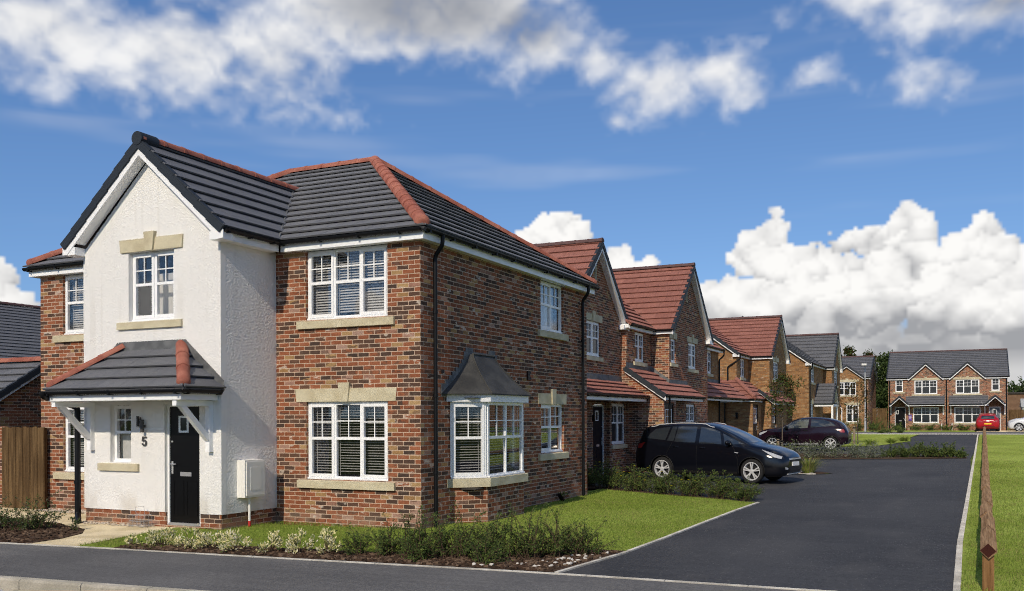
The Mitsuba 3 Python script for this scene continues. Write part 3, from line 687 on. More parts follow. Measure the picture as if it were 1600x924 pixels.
# rendered bay: brick plinth, stucco above with a small bellcast over the plinth
brick_wall(HA, FW, sbox(-6.16, -.25, -3.0, .262), [(-4.24, -3.46, .04, .4)])
brick_wall(HA, SW, sbox(-1.37, -.25, 0, .262))
gab = Polygon([(-6.175, .262), (-6.175, 4.83), (-4.58, 6.30), (-2.985, 4.83), (-2.985, .262)])
hW = [(-4.24, -3.46, .0, 2.10), (-5.53, -5.03, 1.09, 2.09), (-5.07, -4.01, 3.55, 4.745)]
mb = MB(); extrude(mb, gab.difference(unary_union([sbox(a, c, b, d) for a, b, c, d in hW])), -.10, .008, FW)
extrude(mb, sbox(-1.37 + .10, .262, -.0, 4.80), -.10, .0075, SW); mb.box(-6.175, -6.08, -1.27, 0, .262, 4.9)
def roughcast(mb, fr, u0, u1, v0, v1, shape, holes, step=.0115):
    """Thrown render: a fine sheet whose lumps are real relief."""
    us = np.unique(np.round(np.r_[np.linspace(u0, u1, int((u1 - u0) / step) + 1), [h for a in holes for h in a[:2]]], 4)); vs = np.unique(np.round(np.r_[np.linspace(v0, v1, int((v1 - v0) / step) + 1), [h for a in holes for h in a[2:]]], 4))
    U_, V_ = np.meshgrid(us, vs, indexing='ij'); w = fr(np.stack([U_, V_, U_ * 0], -1)); c = w * [40, 40, 46]
    lumps = meshkit.noise(c, 1) * .55 + meshkit.noise(c * 1.9, 2) * .45; dd = .011 + .0040 * smooth(.36, .78, lumps) + .0018 * meshkit.noise(c * 2.7, 3)
    w = fr(np.stack([U_, V_, dd], -1)); import shapely; um, vm_ = (us[1:] + us[:-1]) / 2, (vs[1:] + vs[:-1]) / 2; A_, B_ = np.meshgrid(um, vm_, indexing='ij'); ok = shapely.contains_xy(shape, A_, B_)
    for a, b, p_, q in holes: ok &= ~((A_ > a) & (A_ < b) & (B_ > p_) & (B_ < q))
    I, J = np.nonzero(ok); n = len(vs); mb.add(w.reshape(-1, 3), np.stack([I * n + J, (I + 1) * n + J, (I + 1) * n + J + 1, I * n + J + 1], -1))
roughcast(mb, FW, -6.185, -2.985, .262, 6.5, gab.buffer(.012), hW); roughcast(mb, SW, -1.385, 0, .262, 4.80, sbox(-2, 0, 1, 6), [])
obj('rendered_wall', mb, 'render_white', HA.key)

# windows of the front and sides
window(HA, FA, -2.33, -.64, .787, 2.137, (1, 1.05, 1), (1, 0, 1), blind='v', tilt=6, seed=1)
window(HA, FA, -2.33, -.64, 3.562, 4.775, (1, 1.05, 1), (1, 0, 1), blind='v', tilt=40, seed=2)
window(HA, FA, -8.44, -7.80, .787, 2.137, (1,), (1,), blind='v', tilt=30, seed=3)
window(HA, FA, -8.44, -7.80, 3.562, 4.775, (1,), (1,), blind='v', tilt=45, seed=4)
window(HA, FW, -5.07, -4.01, 3.55, 4.745, (1, 1), (1, 1), blind=None, depth=.075, seed=5)
m = MB(); m.box(-4.80, -4.02, 3.62, 4.40, -.34, -.33, FW); obj('net_curtain', m, 'curtain', HA.key)
window(HA, FW, -5.53, -5.03, 1.09, 2.09, (1,), (0,), depth=.075, fw=.058)
m = MB(); m.box(-5.52, -5.04, 1.1, 1.58, -.22, -.21, FW); obj('net_curtain', m, 'curtain', HA.key)
window(HA, SA, 4.88, 6.14, 3.712, 4.775, (1, 1), (1, 0)); m = MB(); m.box(4.95, 6.05, 3.75, 4.7, -.24, -.23, SA); obj('net_curtain', m, 'curtain', HA.key)
window(HA, SA, 4.88, 6.14, 1.087, 2.137, (1, 1), (1, 0), blind='v', tilt=14)
sill(HA, FA, -2.50, -1.53, .637, .787); sill(HA, FA, -1.526, -.49, .637, .787)
sill(HA, FA, -2.50, -1.53, 3.412, 3.562); sill(HA, FA, -1.526, -.49, 3.412, 3.562)
sill(HA, FA, -8.68, -7.6, .637, .787); sill(HA, FA, -8.68, -6.17, 3.412, 3.562)
sill(HA, FW, -5.32, -3.82, 3.41, 3.55, out=.06); sill(HA, FW, -5.80, -4.83, .945, 1.09, out=.06)
sill(HA, SA, 4.72, 6.30, 3.562, 3.712); sill(HA, SA, 4.72, 6.30, .937, 1.087)
lintel(HA, FA, -2.56, -.46, 2.137, 2.362); lintel(HA, FW, -5.26, -3.79, 4.745, 4.965, out=.045, kout=.085); lintel(HA, SA, 4.72, 6.28, 2.137, 2.362)
DK = door(HA, FW, -4.235, -3.465, .045, 2.10, 'black_door', glass=(.36, .58, .795, .905), depth=.06)

# splayed bay window on the side wall
by = [(0, .94), (.495, 1.435), (.495, 2.95), (0, 3.445)]
for a, b in zip(by, by[1:]):
    a, b = np.array(a), np.array(b); L = np.linalg.norm(b - a); d = (b - a) / L; fr = Frame((*a, 0), (*d, 0), (d[1], -d[0], 0))
    if d[1] > 0 and d[0] >= -.01: brick_wall(HA, fr, sbox(0, -.25, L, .637), thick=.09)
    else:
        mb = MB(); mb.box(0, L, -.2, .637, -.09, 0, fr); obj('wall', mb, 'brick_red', HA.key)
    n = 2 if abs(d[0]) < .1 else 1
    window(HA, fr, .02, L - .02, .79, 2.13, (1,) * n, (1,) if n == 1 else (0, 0), blind='v', tilt=8, depth=.0, name='bay_window', room=False)
mb = MB()
def ring_poly(off): return Polygon([(0, .94 - off * 1.0), (.0, .94 - off), (.495 + off, 1.435 - off * .414), (.495 + off, 2.95 + off * .414), (0, 3.445 + off)])
def zslab(mb, q, z0, z1):
    m = trimesh.creation.extrude_polygon(q, z1 - z0, engine='earcut'); v = np.array(m.vertices); v[:, 2] += z0; mb.add(v, m.faces)
m1 = MB(); zslab(m1, ring_poly(.075).difference(sbox(-1, -1, .002, 9)), .637, .787); obj('bay_sill', m1, 'cast_stone', HA.key)
m1 = MB(); zslab(m1, ring_poly(.085).difference(sbox(-1, -1, .002, 9)), 2.13, 2.255); obj('bay_fascia', m1, 'upvc', HA.key)
m1 = MB(); m1.box(.0 - 1.0, -.98, 1.1, 3.3, .6, 2.2); m1.box(-1.0, 0, 1.06, 1.07, .6, 2.2); m1.box(-1.0, 0, 3.31, 3.32, .6, 2.2); m1.box(-1., .45, 1.07, 3.31, .6, .62); m1.box(-1., .45, 1.07, 3.31, 2.19, 2.2); obj('bay_room', m1, 'room', HA.key)
# swept lead roof over the bay: concave slopes, with rolls on the hips
def sweep(t): return t ** 1.75
ro = .135; base = [(0, .94 - .30), (.495 + ro, 1.435 - ro * .414), (.495 + ro, 2.95 + ro * .414), (0, 3.445 + .30)]; top = [(.012, 1.66), (.07, 1.70), (.07, 2.56), (.012, 2.60)]
mb = MB(); n = 14; ts = np.linspace(0, 1, n + 1)
def swept(i, t): b, u = np.array(base[i]), np.array(top[i]); h = 1 - (1 - t) ** 1.9 if False else t; return np.array([*(b + (u - b) * (1 - (1 - t) ** 1.26)), 2.275 + .72 * (t ** 1.10)])
for i in range(3):
    V = np.array([q for t in ts for q in (swept(i, t), swept(i + 1, t))]); mb.add(V, [[2 * a, 2 * a + 1, 2 * a + 3, 2 * a + 2] for a in range(n)])
for i in range(3): mb.quad(*[np.array([*base[q], z]) for q, z in ((i, 2.255), (i + 1, 2.255), (i + 1, 2.275), (i, 2.275))])
mb.quad(swept(0, 1), swept(1, 1), swept(2, 1), swept(3, 1))
k = obj('bay_roof', mb, 'lead', HA.key, smooth=30)
for i in (1, 2):
    m = MB(); m.tube([swept(i, t) + [.002, 0, .002] for t in ts], .012, 8); obj('lead_roll', m, 'lead', k, smooth=60)
m = MB(); m.tube([swept(1, 1) + [.0, 0, .004], swept(2, 1) + [0, 0, .004]], .018, 8); obj('lead_roll', m, 'lead', k)
# stepped flashing where the bay roof meets the wall
for s, i in ((1, 0), (-1, 3)):
    for q in range(9):
        t = q / 9; p_ = swept(i, min(1, t + .11)); m = MB(); y0 = p_[1]; z_ = math.floor((p_[2] + .06 - Z0) / MOD_H) * MOD_H + Z0 + MOD_H
        m.box(.006, .011 + q * .0002, min(y0 - s * .12, y0 + s * .16), max(y0 - s * .12, y0 + s * .16), p_[2] - .12, z_); obj('step_flashing', m, 'lead_flashing', k)
m = MB(); m.box(.006, .014, 1.57, 2.70, 2.97, 3.045); obj('step_flashing', m, 'lead_flashing', k)

# roof
e = .22; ez = 4.945; pk = pt(-3.42, 3.78, 7.39); pl = pt(-5.68, 3.78, 7.39)
c1, c2, c3, c4 = pt(-9.1 - e, -e, ez), pt(e, -e, ez), pt(e, 7.56 + e, ez), pt(-9.1 - e, 7.56 + e, ez)
vm = pt(-4.58, 2.49, 6.60)
k1 = roof_plane(HA, [c1, c2, pk, pl], 'tile_grey', cut=[[c1 + (c2 - c1) * ((-6.44 + 9.32) / 9.54), c1 + (c2 - c1) * ((-2.72 + 9.32) / 9.54), vm]])
roof_plane(HA, [c2, c3, pk], 'tile_grey')
roof_plane(HA, [c4, c1, pl], 'tile_grey', tiles=False); roof_plane(HA, [c3, c4, pl, pk], 'tile_grey', tiles=False)
gA, gB = pt(-4.58, -1.62, 6.60), pt(-4.58, 2.49, 6.60); gr0, gr1 = pt(-2.72, -1.62, 4.945), pt(-2.72, -e, 4.945); gl0, gl1 = pt(-6.44, -1.62, 4.945), pt(-6.44, -e, 4.945)
roof_plane(HA, [gr0, gr1, gB, gA], 'tile_grey'); roof_plane(HA, [gl1, gl0, gA, gB], 'tile_grey')
mb = MB(); mb.tube([gr1 + [-.02, 0, .045], vm + [0, 0, .03]], .018, 6); obj('valley_trough', mb, 'lead_flashing', HA.key)
ridge_line(HA, gA + [0, .03, .02], gB + [0, .1, .02], 'ridge_red'); ridge_line(HA, pk + [0, 0, .03], pl + [0, 0, .03], 'ridge_red')
ridge_line(HA, c2 + [-.09, .09, .10], pk + [0, 0, .04], 'ridge_red', r=.125, cap_a=True, length=.42)
ridge_line(HA, c3 + [-.09, -.09, .10], pk + [0, 0, .04], 'ridge_red', r=.11, cap_a=True); ridge_line(HA, c1 + [.09, .09, .10], pl + [0, 0, .04], 'ridge_red', cap_a=True)
barge(HA, gA + [0, 0, .0], gr0 + [0, 0, 0], (0, -1, 0)); barge(HA, gA, gl0, (0, -1, 0))
m = MB(); m.tube([gA + [0, -.03, .015], gA + [0, .36, .015]], .118, 16); obj('ridge_end_cap', m, 'verge', HA.key, smooth=40)
for x0, x1 in ((-3.02, -2.74), (-6.42, -6.14)):
    m = MB(); m.box(x0, x1, -1.60, -1.353, 4.765, 4.90); obj('box_end', m, 'upvc', HA.key)
fascia_run(HA, (-2.76, -.15, ZE), (.15, -.15, ZE), (0, -1, 0)); fascia_run(HA, (.15, -.15, ZE), (.15, 7.71, ZE), (1, 0, 0), g_ext=(.06, .06))
fascia_run(HA, (-9.25, -.15, ZE), (-6.17, -.15, ZE), (0, -1, 0), g_ext=(.06, 0))
fascia_run(HA, (-2.78, -1.58, ZE), (-2.78, -.17, ZE), (1, 0, 0), soffit=.2, hangers=.55)
fascia_run(HA, (-9.25, 7.71, ZE), (-9.25, -.15, ZE), (-1, 0, 0), brackets=False); fascia_run(HA, (.15, 7.71, ZE), (-9.25, 7.71, ZE), (0, 1, 0), brackets=False)
downpipe(HA, [(.22, .36, 4.93), (.22, .36, 4.74), (.075, .36, 4.56), (.075, .36, -.1)], clips=(.9, 2.2, 3.6))
downpipe(HA, [(.22, 7.12, 4.93), (.22, 7.12, 4.74), (.075, 7.12, 4.56), (.075, 7.12, -.1)], clips=(.9, 2.2, 3.6))
downpipe(HA, [(-6.05, -2.32, 2.32), (-6.05, -2.32, 2.24), (-6.26, -1.46, 2.06), (-6.26, -1.46, .14), (-6.05, -1.62, .03)], r=.052, clips=(.7,))

# porch canopy: hipped at both ends, on timber gallows brackets
pz = 2.335; pt_ = 3.06; y0 = -2.27; x0, x1 = -6.10, -3.02; ins = .88
p1, p2, q1, q2 = pt(x0, y0, pz), pt(x1 + .10, y0, pz), pt(x0 + ins, -1.36, pt_), pt(x1 - ins + .06, -1.36, pt_)
w1, w2 = pt(x0, -1.36, pz), pt(x1 + .10, -1.36, pz)
PK = roof_plane(HA, [p1, p2, q2, q1], 'tile_grey', gauge=.30, name='porch_roof', boost=1.0); roof_plane(HA, [p2, w2, q2], 'tile_grey', gauge=.30, name='porch_roof'); roof_plane(HA, [w1, p1, q1], 'tile_grey', gauge=.30, name='porch_roof')
ridge_line(HA, p2 + [-.10, .10, .11], q2 + [-.02, 0, .06], 'ridge_red', r=.105, cap_a=True, length=.40); ridge_line(HA, p1 + [.08, .08, .10], q1 + [.02, 0, .06], 'ridge_red', r=.09, cap_a=True, length=.40)
m = MB(); v = [q1 + [-.10, -.012, -.02], q2 + [.08, -.012, -.02], q2 + [.10, -.012, .13], q1 + [-.07, -.012, .13]]; v2 = [a + [0, -.05 if i < 2 else 0, 0] for i, a in enumerate(v)]
m.quad(*[a + [0, -.035, 0] for a in v]); obj('flashing', m, 'lead_flashing', HA.key)
for s, (w, q) in ((1, (w2, q2)), (-1, (w1, q1))):
    m = MB(); m.quad(w + [0, -.045, .0], q + [0, -.045, .0], q + [s * .10, -.045, .13], w + [s * .02, -.045, .14]); obj('flashing', m, 'lead_flashing', HA.key)
fascia_run(HA, (x0 + .06, y0 + .055, 2.155), (x1 - .02, y0 + .055, 2.155), (0, -1, 0), h=.15, soffit=.80, g_ext=(.06, .12), hangers=.72)
fascia_run(HA, (x1 - .02, y0 + .055, 2.155), (x1 - .02, -1.39, 2.155), (1, 0, 0), h=.15, soffit=0, g_ext=(.06, -.0)); fascia_run(HA, (x0 + .06, -1.39, 2.155), (x0 + .06, y0 + .055, 2.155), (-1, 0, 0), h=.15, soffit=0)
for x in (-5.96, -3.20):
    m = MB(); m.box(x - .045, x + .045, -1.475, -1.355, 1.30, 2.15); m.box(x - .045, x + .045, -2.19, -1.475, 2.06, 2.15)
    a, b = pt(x, -1.47, 1.52), pt(x, -2.06, 2.08); d = (b - a) / np.linalg.norm(b - a); m.obox((a + b) / 2, (.042, 0, 0), d * np.linalg.norm(b - a) / 2, np.cross(d, (1, 0, 0)) * .045)
    obj('gallows_bracket', m, 'upvc', HA.key)
# small fittings
m = meshkit.text_mesh('5', .155, .012, bold=True); v = np.array(m.vertices); v[:, 0] += -4.77; v[:, 1] += 1.39; obj('house_number', (FW(np.c_[v[:, 0], v[:, 1], v[:, 2] + .026]), m.faces), 'number_grey', HA.key)
m = MB(); m.tube([FW(np.array([-4.69, 1.62, .085])), FW(np.array([-4.69, 1.84, .085]))], .032, 12); m.box(-4.70, -4.68, 1.70, 1.75, .01, .06, FW); obj('wall_lamp', m, 'number_grey', HA.key, smooth=30)
m = MB(); m.tube([FW(np.array([-4.83, 1.72, .05])), FW(np.array([-4.83, 1.90, .05]))], .022, 10); m.box(-4.84, -4.82, 1.78, 1.82, .01, .05, FW); m.tube([FW(np.array([-4.77, 1.70, .05])), FW(np.array([-4.77, 1.88, .05]))], .014, 8); obj('wind_chime', m, 'number_grey', HA.key, smooth=30)
m = MB(); m.box(-1.02, -.52, .52, 1.15, .016, .19, SW); k = obj('meter_box', m, 'meter_white', HA.key); m = MB(); m.box(-.99, -.55, .55, 1.12, .19, .205, SW); m.box(-.90, -.64, .64, 1.03, .205, .209, SW); obj('box_door', m, 'meter_white', k)
m = MB(); m.tube([SW(np.array([-.80, .52, .09])), SW(np.array([-.80, .10, .09]))], .022, 10); k = obj('gas_pipe', m, 'meter_white', HA.key, smooth=40); m = MB(); m.tube([SW(np.array([-.80, .11, .09])), SW(np.array([-.80, -.04, .09]))], .025, 10); obj('pipe_cap', m, 'red_cap', k, smooth=40)
m = MB(); m.box(4.16, 4.26, 2.62, 2.80, 0, .035, SA); obj('wall_vent', m, 'brown_door', HA.key)
for x in (.66, 4.25): 
    m = MB(); m.box(x, x + .09, 2.62, 2.68, 0, .02, SA); obj('wall_vent', m, 'brown_door', HA.key)
m = MB(); m.tube([(.10, 5.62, .16), (.10, 5.80, .02), (.12, 6.12, -.08)], .045, 10); obj('drain_shoe', m, 'black_plastic', HA.key, smooth=40)
HA.finish({'brick': 300, 'roof_tile': 300})
WR = thing('wire_rack', 'small empty wire rack standing on the path left of the black door', 'rack')
m = MB(); rx, ry, rz = -4.62, -1.56, .015
for z in (.02, .10, .20): m.tube([(rx - .17, ry - .09, rz + z), (rx + .17, ry - .09, rz + z), (rx + .17, ry + .09, rz + z), (rx - .17, ry + .09, rz + z), (rx - .17, ry - .09, rz + z)], .004, 5)
for i in range(5):
    x = rx - .17 + .085 * i; m.tube([(x, ry - .09, rz), (x, ry - .09, rz + .2)], .003, 5); m.tube([(x, ry + .09, rz), (x, ry + .09, rz + .2)], .003, 5)
obj('basket', m, 'steel', WR); m = MB(); m.tube([(rx, ry - .09, rz + .2), (rx - .02, ry - .09, rz + .34), (rx - .02, ry + .09, rz + .34), (rx, ry + .09, rz + .2)], .004, 5); obj('handle', m, 'steel', WR)

# ------------------------------------------------------------------ the other houses
def slit(H, fr, u, v, h=.5, w=.16):
    m = MB(); m.box(u - w / 2, u - .04, v, v + h, -.02, .02, fr); m.box(u + .04, u + w / 2, v, v + h, -.02, .02, fr); m.box(u - w / 2, u + w / 2, v + h, v + h + .05, -.02, .022, fr); m.box(u - w / 2, u + w / 2, v - .05, v, -.02, .022, fr)
    k = obj('slit_vent', m, 'cast_stone', H.key); m = MB(); m.box(u - .04, u + .04, v, v + h, -.02, .006, fr); obj('slot', m, 'joint_dark', k)
def win(H, fr, u0, u1, v0, v1, n=2, key=True, lint=True, opens=None, s=True, bars=True, ext=.13, lh=.21):
    window(H, fr, u0, u1, v0, v1, (1,) * n, opens or ((1, 0, 1) if n == 3 else (1,) * n), clear=False, bars=bars)
    if s: sill(H, fr, u0 - ext, u1 + ext, v0 - .14, v0)
    if lint: lintel(H, fr, u0 - ext - .03, u1 + ext + .03, v1, v1 + lh, key=key)
def flash(H, a, b, h, out):
    a, b, out = pt(*a), pt(*b), pt(*out); m = MB(); m.quad(a + out * .012, b + out * .012, b + out * .012 + [0, 0, h], a + out * .012 + [0, 0, h]); obj('flashing', m, 'lead_flashing', H.key)
def holes_poly(p, hs): return p

# second house: red roof, front gable
HB = House(thing('semi_house', 'brick house with red tiled gable next behind the white rendered corner house', 'house', 'houses with red roofs'))
labels[HB.key].pop('group')
SB = side(-2.05); Yb = 13.72
brick_wall(HB, SB, Polygon([(8.6, -.2), (15.99, -.2), (15.99, 4.9), (Yb, 6.98), (11.46, 4.9), (8.6, 4.9)]), [(12.78, 14.02, 3.70, 4.76), (13.36, 14.36, .05, 2.24)])
win(HB, SB, 12.78, 14.02, 3.70, 4.76, ext=.14); slit(HB, SB, 13.62, 5.95)
door(HB, SB, 13.37, 14.35, .06, 2.23, 'navy_door', handle='r')
SB2 = side(-1.90); brick_wall(HB, SB2, sbox(14.47, -.2, 15.99, 2.42), [(14.63, 15.93, .98, 2.28)], thick=.14); win(HB, SB2, 14.63, 15.93, .98, 2.28, lint=False, ext=.05)
FB2 = front(14.47); brick_wall(HB, FB2, sbox(-2.05, -.2, -1.90, 2.42), thick=.05)
roof_plane(HB, [(-8, 11.18, 4.84), (-1.85, 11.18, 4.84), (-1.85, Yb, 7.20), (-8, Yb, 7.20)], 'tile_red', gauge=.34)
roof_plane(HB, [(-1.85, 16.26, 4.84), (-8, 16.26, 4.84), (-8, Yb, 7.20), (-1.85, Yb, 7.20)], 'tile_red', gauge=.34)
ridge_line(HB, (-1.85, Yb, 7.23), (-8, Yb, 7.23), 'tile_mauve', r=.11)
barge(HB, (-1.85, Yb, 7.20), (-1.85, 16.26, 4.84), (1, 0, 0)); barge(HB, (-1.85, Yb, 7.20), (-1.85, 11.18, 4.84), (1, 0, 0))
m = MB(); m.box(-2.04, -1.86, 15.72, 16.20, 4.70, 4.84); obj('box_end', m, 'upvc', HB.key)
roof_plane(HB, [(-1.10, 8.9, 2.50), (-1.10, 15.98, 2.50), (-2.04, 15.98, 2.99), (-2.04, 8.9, 2.99)], 'tile_red', gauge=.28, name='porch_roof'); flash(HB, (-2.05, 8.9, 3.0), (-2.05, 15.98, 3.0), .17, (1, 0, 0))
fascia_run(HB, (-1.18, 8.9, 2.34), (-1.18, 15.95, 2.34), (1, 0, 0), soffit=.7, h=.15)
m = MB(); m.box(-1.98, -1.90, 13.10, 13.16, 1.72, 1.92); obj('wall_lamp', m, 'black_plastic', HB.key)
HB.finish({'brick': 120, 'roof_tile': 200})

# third house: taller red gable, lean-to over the garage
HC = House(thing('semi_house', 'brick house with tall red gable and lean-to roof beside the black people carrier', 'house'))
FC, SC, SCb = front(16.0), side(-1.87), side(-1.20); Yc = 21.32
brick_wall(HC, FC, Polygon([(-2.6, -.2), (-.62, -.2), (-.62, 2.46), (-1.87, 3.34), (-1.87, 4.86), (-2.6, 4.86)]))
brick_wall(HC, SC, sbox(16.0, 2.8, 18.62, 4.86), [(16.84, 17.90, 3.72, 4.72)]); win(HC, SC, 16.84, 17.90, 3.72, 4.72, lint=False, ext=.16)
brick_wall(HC, front(18.62), sbox(-1.87, 2.4, -1.20, 4.86))
brick_wall(HC, SCb, Polygon([(17.3, -.2), (24.05, -.2), (24.05, 4.9), (Yc, 7.25), (18.62, 4.9), (18.62, 2.5), (17.3, 2.5)]), [(18.82, 19.45, 3.76, 4.62), (21.15, 22.32, 3.66, 4.64), (20.80, 22.1, 1.0, 2.32)])
win(HC, SCb, 18.82, 19.45, 3.76, 4.62, n=1, ext=.13); win(HC, SCb, 21.15, 22.32, 3.66, 4.64, ext=.16); win(HC, SCb, 20.80, 22.1, 1.0, 2.32, lint=False); slit(HC, SCb, 20.95, 6.15, .75)
SCg = side(-.62); mb = MB(); mb.box(17.25, 17.4, -.1, 2.45, -.6, 0, SCg); obj('wall', mb, 'brick_red', HC.key)
brick_wall(HC, SCg, sbox(16.0, -.2, 17.3, 2.46), [(16.10, 17.2, .0, 2.30)]); door(HC, SCg, 16.11, 17.19, .06, 2.29, 'brown_door', frame='brown_door', glass=(.14, .86, .62, .92), grid=True, handle='r', letter=0, detail=False)
roof_plane(HC, [(-1.68, 18.42, 4.88), (-1.0, 18.42, 4.88), (-1.0, Yc, 7.50), (-5.11, Yc, 7.50)], 'tile_red', gauge=.335)
roof_plane(HC, [(-1.65, 15.85, 4.88), (-1.65, 18.42, 4.88), (-5.11, Yc, 7.50), (-5.11, 15.85, 7.50)], 'tile_red', gauge=.335)
roof_plane(HC, [(-1.0, 24.24, 4.88), (-5.1, 24.24, 4.88), (-5.1, Yc, 7.50), (-1.0, Yc, 7.50)], 'tile_red', tiles=False)
mb = MB(); mb.tube([(-1.66, 18.44, 4.92), (-5.1, Yc, 7.53)], .018, 6); obj('valley_trough', mb, 'joint_dark', HC.key)
ridge_line(HC, (-1.0, Yc, 7.53), (-5.2, Yc, 7.53), 'tile_mauve', r=.11)
barge(HC, (-1.0, Yc, 7.50), (-1.0, 24.24, 4.88), (1, 0, 0)); barge(HC, (-1.0, Yc, 7.50), (-1.0, 18.42, 4.88), (1, 0, 0), h=.10)
m = MB(); m.box(-1.19, -1.01, 23.72, 24.2, 4.74, 4.88); obj('box_end', m, 'upvc', HC.key)
fascia_run(HC, (-1.72, 15.9, 4.74), (-1.72, 18.45, 4.74), (1, 0, 0), h=.14); fascia_run(HC, (-1.72, 18.47, 4.74), (-1.02, 18.47, 4.74), (0, -1, 0), h=.14)
mb = MB(); mb.box(-2.30, -1.74, 15.84, 15.86, 4.76, 4.88); mb.box(-2.3, -1.74, 15.86, 15.99, 4.75, 4.765); obj('box_end', mb, 'upvc', HC.key)
roof_plane(HC, [(-.52, 15.86, 2.54), (-.52, 20.98, 2.54), (-1.19, 20.98, 3.0), (-1.19, 18.61, 3.0), (-1.86, 18.61, 3.46), (-1.86, 15.86, 3.46)], 'tile_red', gauge=.33, name='lean_to_roof')
barge(HC, (-1.88, 15.86, 3.47), (-.52, 15.86, 2.54), (0, -1, 0), h=.11)
flash(HC, (-1.87, 15.9, 3.47), (-1.87, 18.61, 3.47), .17, (1, 0, 0)); flash(HC, (-1.20, 18.62, 3.01), (-1.20, 20.98, 3.01), .15, (1, 0, 0)); flash(HC, (-1.87, 18.62, 3.47), (-1.2, 18.62, 3.01), .16, (0, -1, 0))
fascia_run(HC, (-.60, 15.9, 2.40), (-.60, 20.95, 2.40), (1, 0, 0), h=.14, soffit=.0)
downpipe(HC, [(-.53, 16.35, 2.50), (-.53, 16.35, .05)])
HC.finish({'brick': 150, 'roof_tile': 200})

# its far half, seen as a strip between the gables
HD = House(thing('semi_house', 'brick house mostly hidden behind the tall red gable, black downpipe at its corner', 'house'))
SD = side(-2.3)
brick_wall(HD, SD, sbox(24.0, -.2, 30.6, 4.97), [(28.1, 29.25, 3.80, 4.84), (27.4, 28.5, 1.05, 2.35), (31., 31.2, 0, 1)], bricks=False, bsdf='brick_buff')
win(HD, SD, 28.1, 29.25, 3.80, 4.84, lint=False); win(HD, SD, 27.4, 28.5, 1.05, 2.35, lint=False)
brick_wall(HD, front(24.0), sbox(-2.3, -.2, -1.3, 4.97), bricks=False)
roof_plane(HD, [(-2.08, 24.2, 4.97), (-2.08, 30.9, 4.97), (-4.6, 28.4, 7.0), (-4.6, 24.2, 7.0)], 'tile_red', gauge=.335)
roof_plane(HD, [(-2.08, 30.9, 4.97), (-7, 30.9, 4.97), (-4.6, 28.4, 7.0)], 'tile_red', tiles=False)
fascia_run(HD, (-2.14, 24.3, 4.83), (-2.14, 30.84, 4.83), (1, 0, 0), h=.14)
downpipe(HD, [(-2.06, 30.7, 4.95), (-2.06, 30.7, 4.72), (-2.24, 30.5, 4.5), (-2.24, 30.5, .2)])
roof_plane(HD, [(-1.30, 24.2, 2.66), (-1.30, 32.75, 2.66), (-2.29, 32.75, 3.42), (-2.29, 24.2, 3.42)], 'tile_red', gauge=.33, name='lean_to_roof'); flash(HD, (-2.3, 24.2, 3.42), (-2.3, 30.6, 3.42), .14, (1, 0, 0))
fascia_run(HD, (-1.38, 24.3, 2.53), (-1.38, 31.6, 2.53), (1, 0, 0), h=.13)
HD.finish({'roof_tile': 40})

# fourth house: buff brick, red roof
HE = House(thing('detached_house', 'buff brick house with red tiled front gable and hipped single storey wing', 'house'))
FE, SE, SEb = front(34.0), side(-2.2), side(-1.1); Ye = 39.5
brick_wall(HE, FE, Polygon([(-9, -.2), (-2.2, -.2), (-2.2, 5.02), (-5.6, 7.5), (-9, 5.0)]), bsdf='brick_buff', bricks=False)
brick_wall(HE, SE, sbox(34.0, -.2, 36.9, 5.02), [(34.95, 35.95, 3.86, 4.84)], bsdf='brick_buff', bricks=False); win(HE, SE, 34.95, 35.95, 3.86, 4.84, lint=False)
brick_wall(HE, front(36.9), sbox(-2.2, -.2, -1.1, 5.02), bsdf='brick_buff', bricks=False)
brick_wall(HE, SEb, Polygon([(36.9, -.2), (42.1, -.2), (42.1, 5.05), (Ye, 7.1), (36.9, 5.05)]), [(37.95, 39.5, 3.82, 4.82)], bsdf='brick_buff', bricks=False); win(HE, SEb, 37.95, 39.5, 3.82, 4.82)
slit(HE, SEb, 39.2, 6.2, .5)
roof_plane(HE, [(-2.02, 33.82, 5.0), (-2.02, 36.70, 5.0), (-5.6, Ye, 7.66), (-5.6, 33.82, 7.66)], 'tile_red', gauge=.335)
roof_plane(HE, [(-2.05, 36.70, 5.0), (-.90, 36.70, 5.0), (-.90, Ye, 7.30), (-5.42, Ye, 7.30)], 'tile_red', gauge=.335)
roof_plane(HE, [(-.90, 42.3, 5.0), (-5.4, 42.3, 5.0), (-5.4, Ye, 7.30), (-.90, Ye, 7.30)], 'tile_red', tiles=False); roof_plane(HE, [(-9.2, 42, 5.0), (-9.2, 33.82, 5.0), (-5.6, 33.82, 7.66), (-5.6, 42, 7.66)], 'tile_red', tiles=False)
ridge_line(HE, (-.90, Ye, 7.33), (-5.4, Ye, 7.33), 'tile_mauve', r=.11); mb = MB(); mb.tube([(-2.05, 36.72, 5.03), (-5.45, Ye, 7.33)], .02, 6); obj('valley_trough', mb, 'joint_dark', HE.key)
barge(HE, (-5.6, 33.82, 7.66), (-2.02, 33.82, 5.0), (0, -1, 0), h=.13); barge(HE, (-.90, Ye, 7.30), (-.90, 42.3, 5.0), (1, 0, 0)); barge(HE, (-.90, Ye, 7.30), (-.90, 36.70, 5.0), (1, 0, 0), h=.09)
m = MB(); m.box(-1.09, -.91, 41.8, 42.26, 4.85, 5.0); obj('box_end', m, 'upvc', HE.key); m = MB(); m.box(-2.36, -2.04, 33.86, 33.99, 4.84, 4.99); obj('box_end', m, 'upvc', HE.key)
fascia_run(HE, (-2.08, 33.9, 4.86), (-2.08, 36.75, 4.86), (1, 0, 0), h=.14); fascia_run(HE, (-2.06, 36.76, 4.86), (-.93, 36.76, 4.86), (0, -1, 0), h=.14)
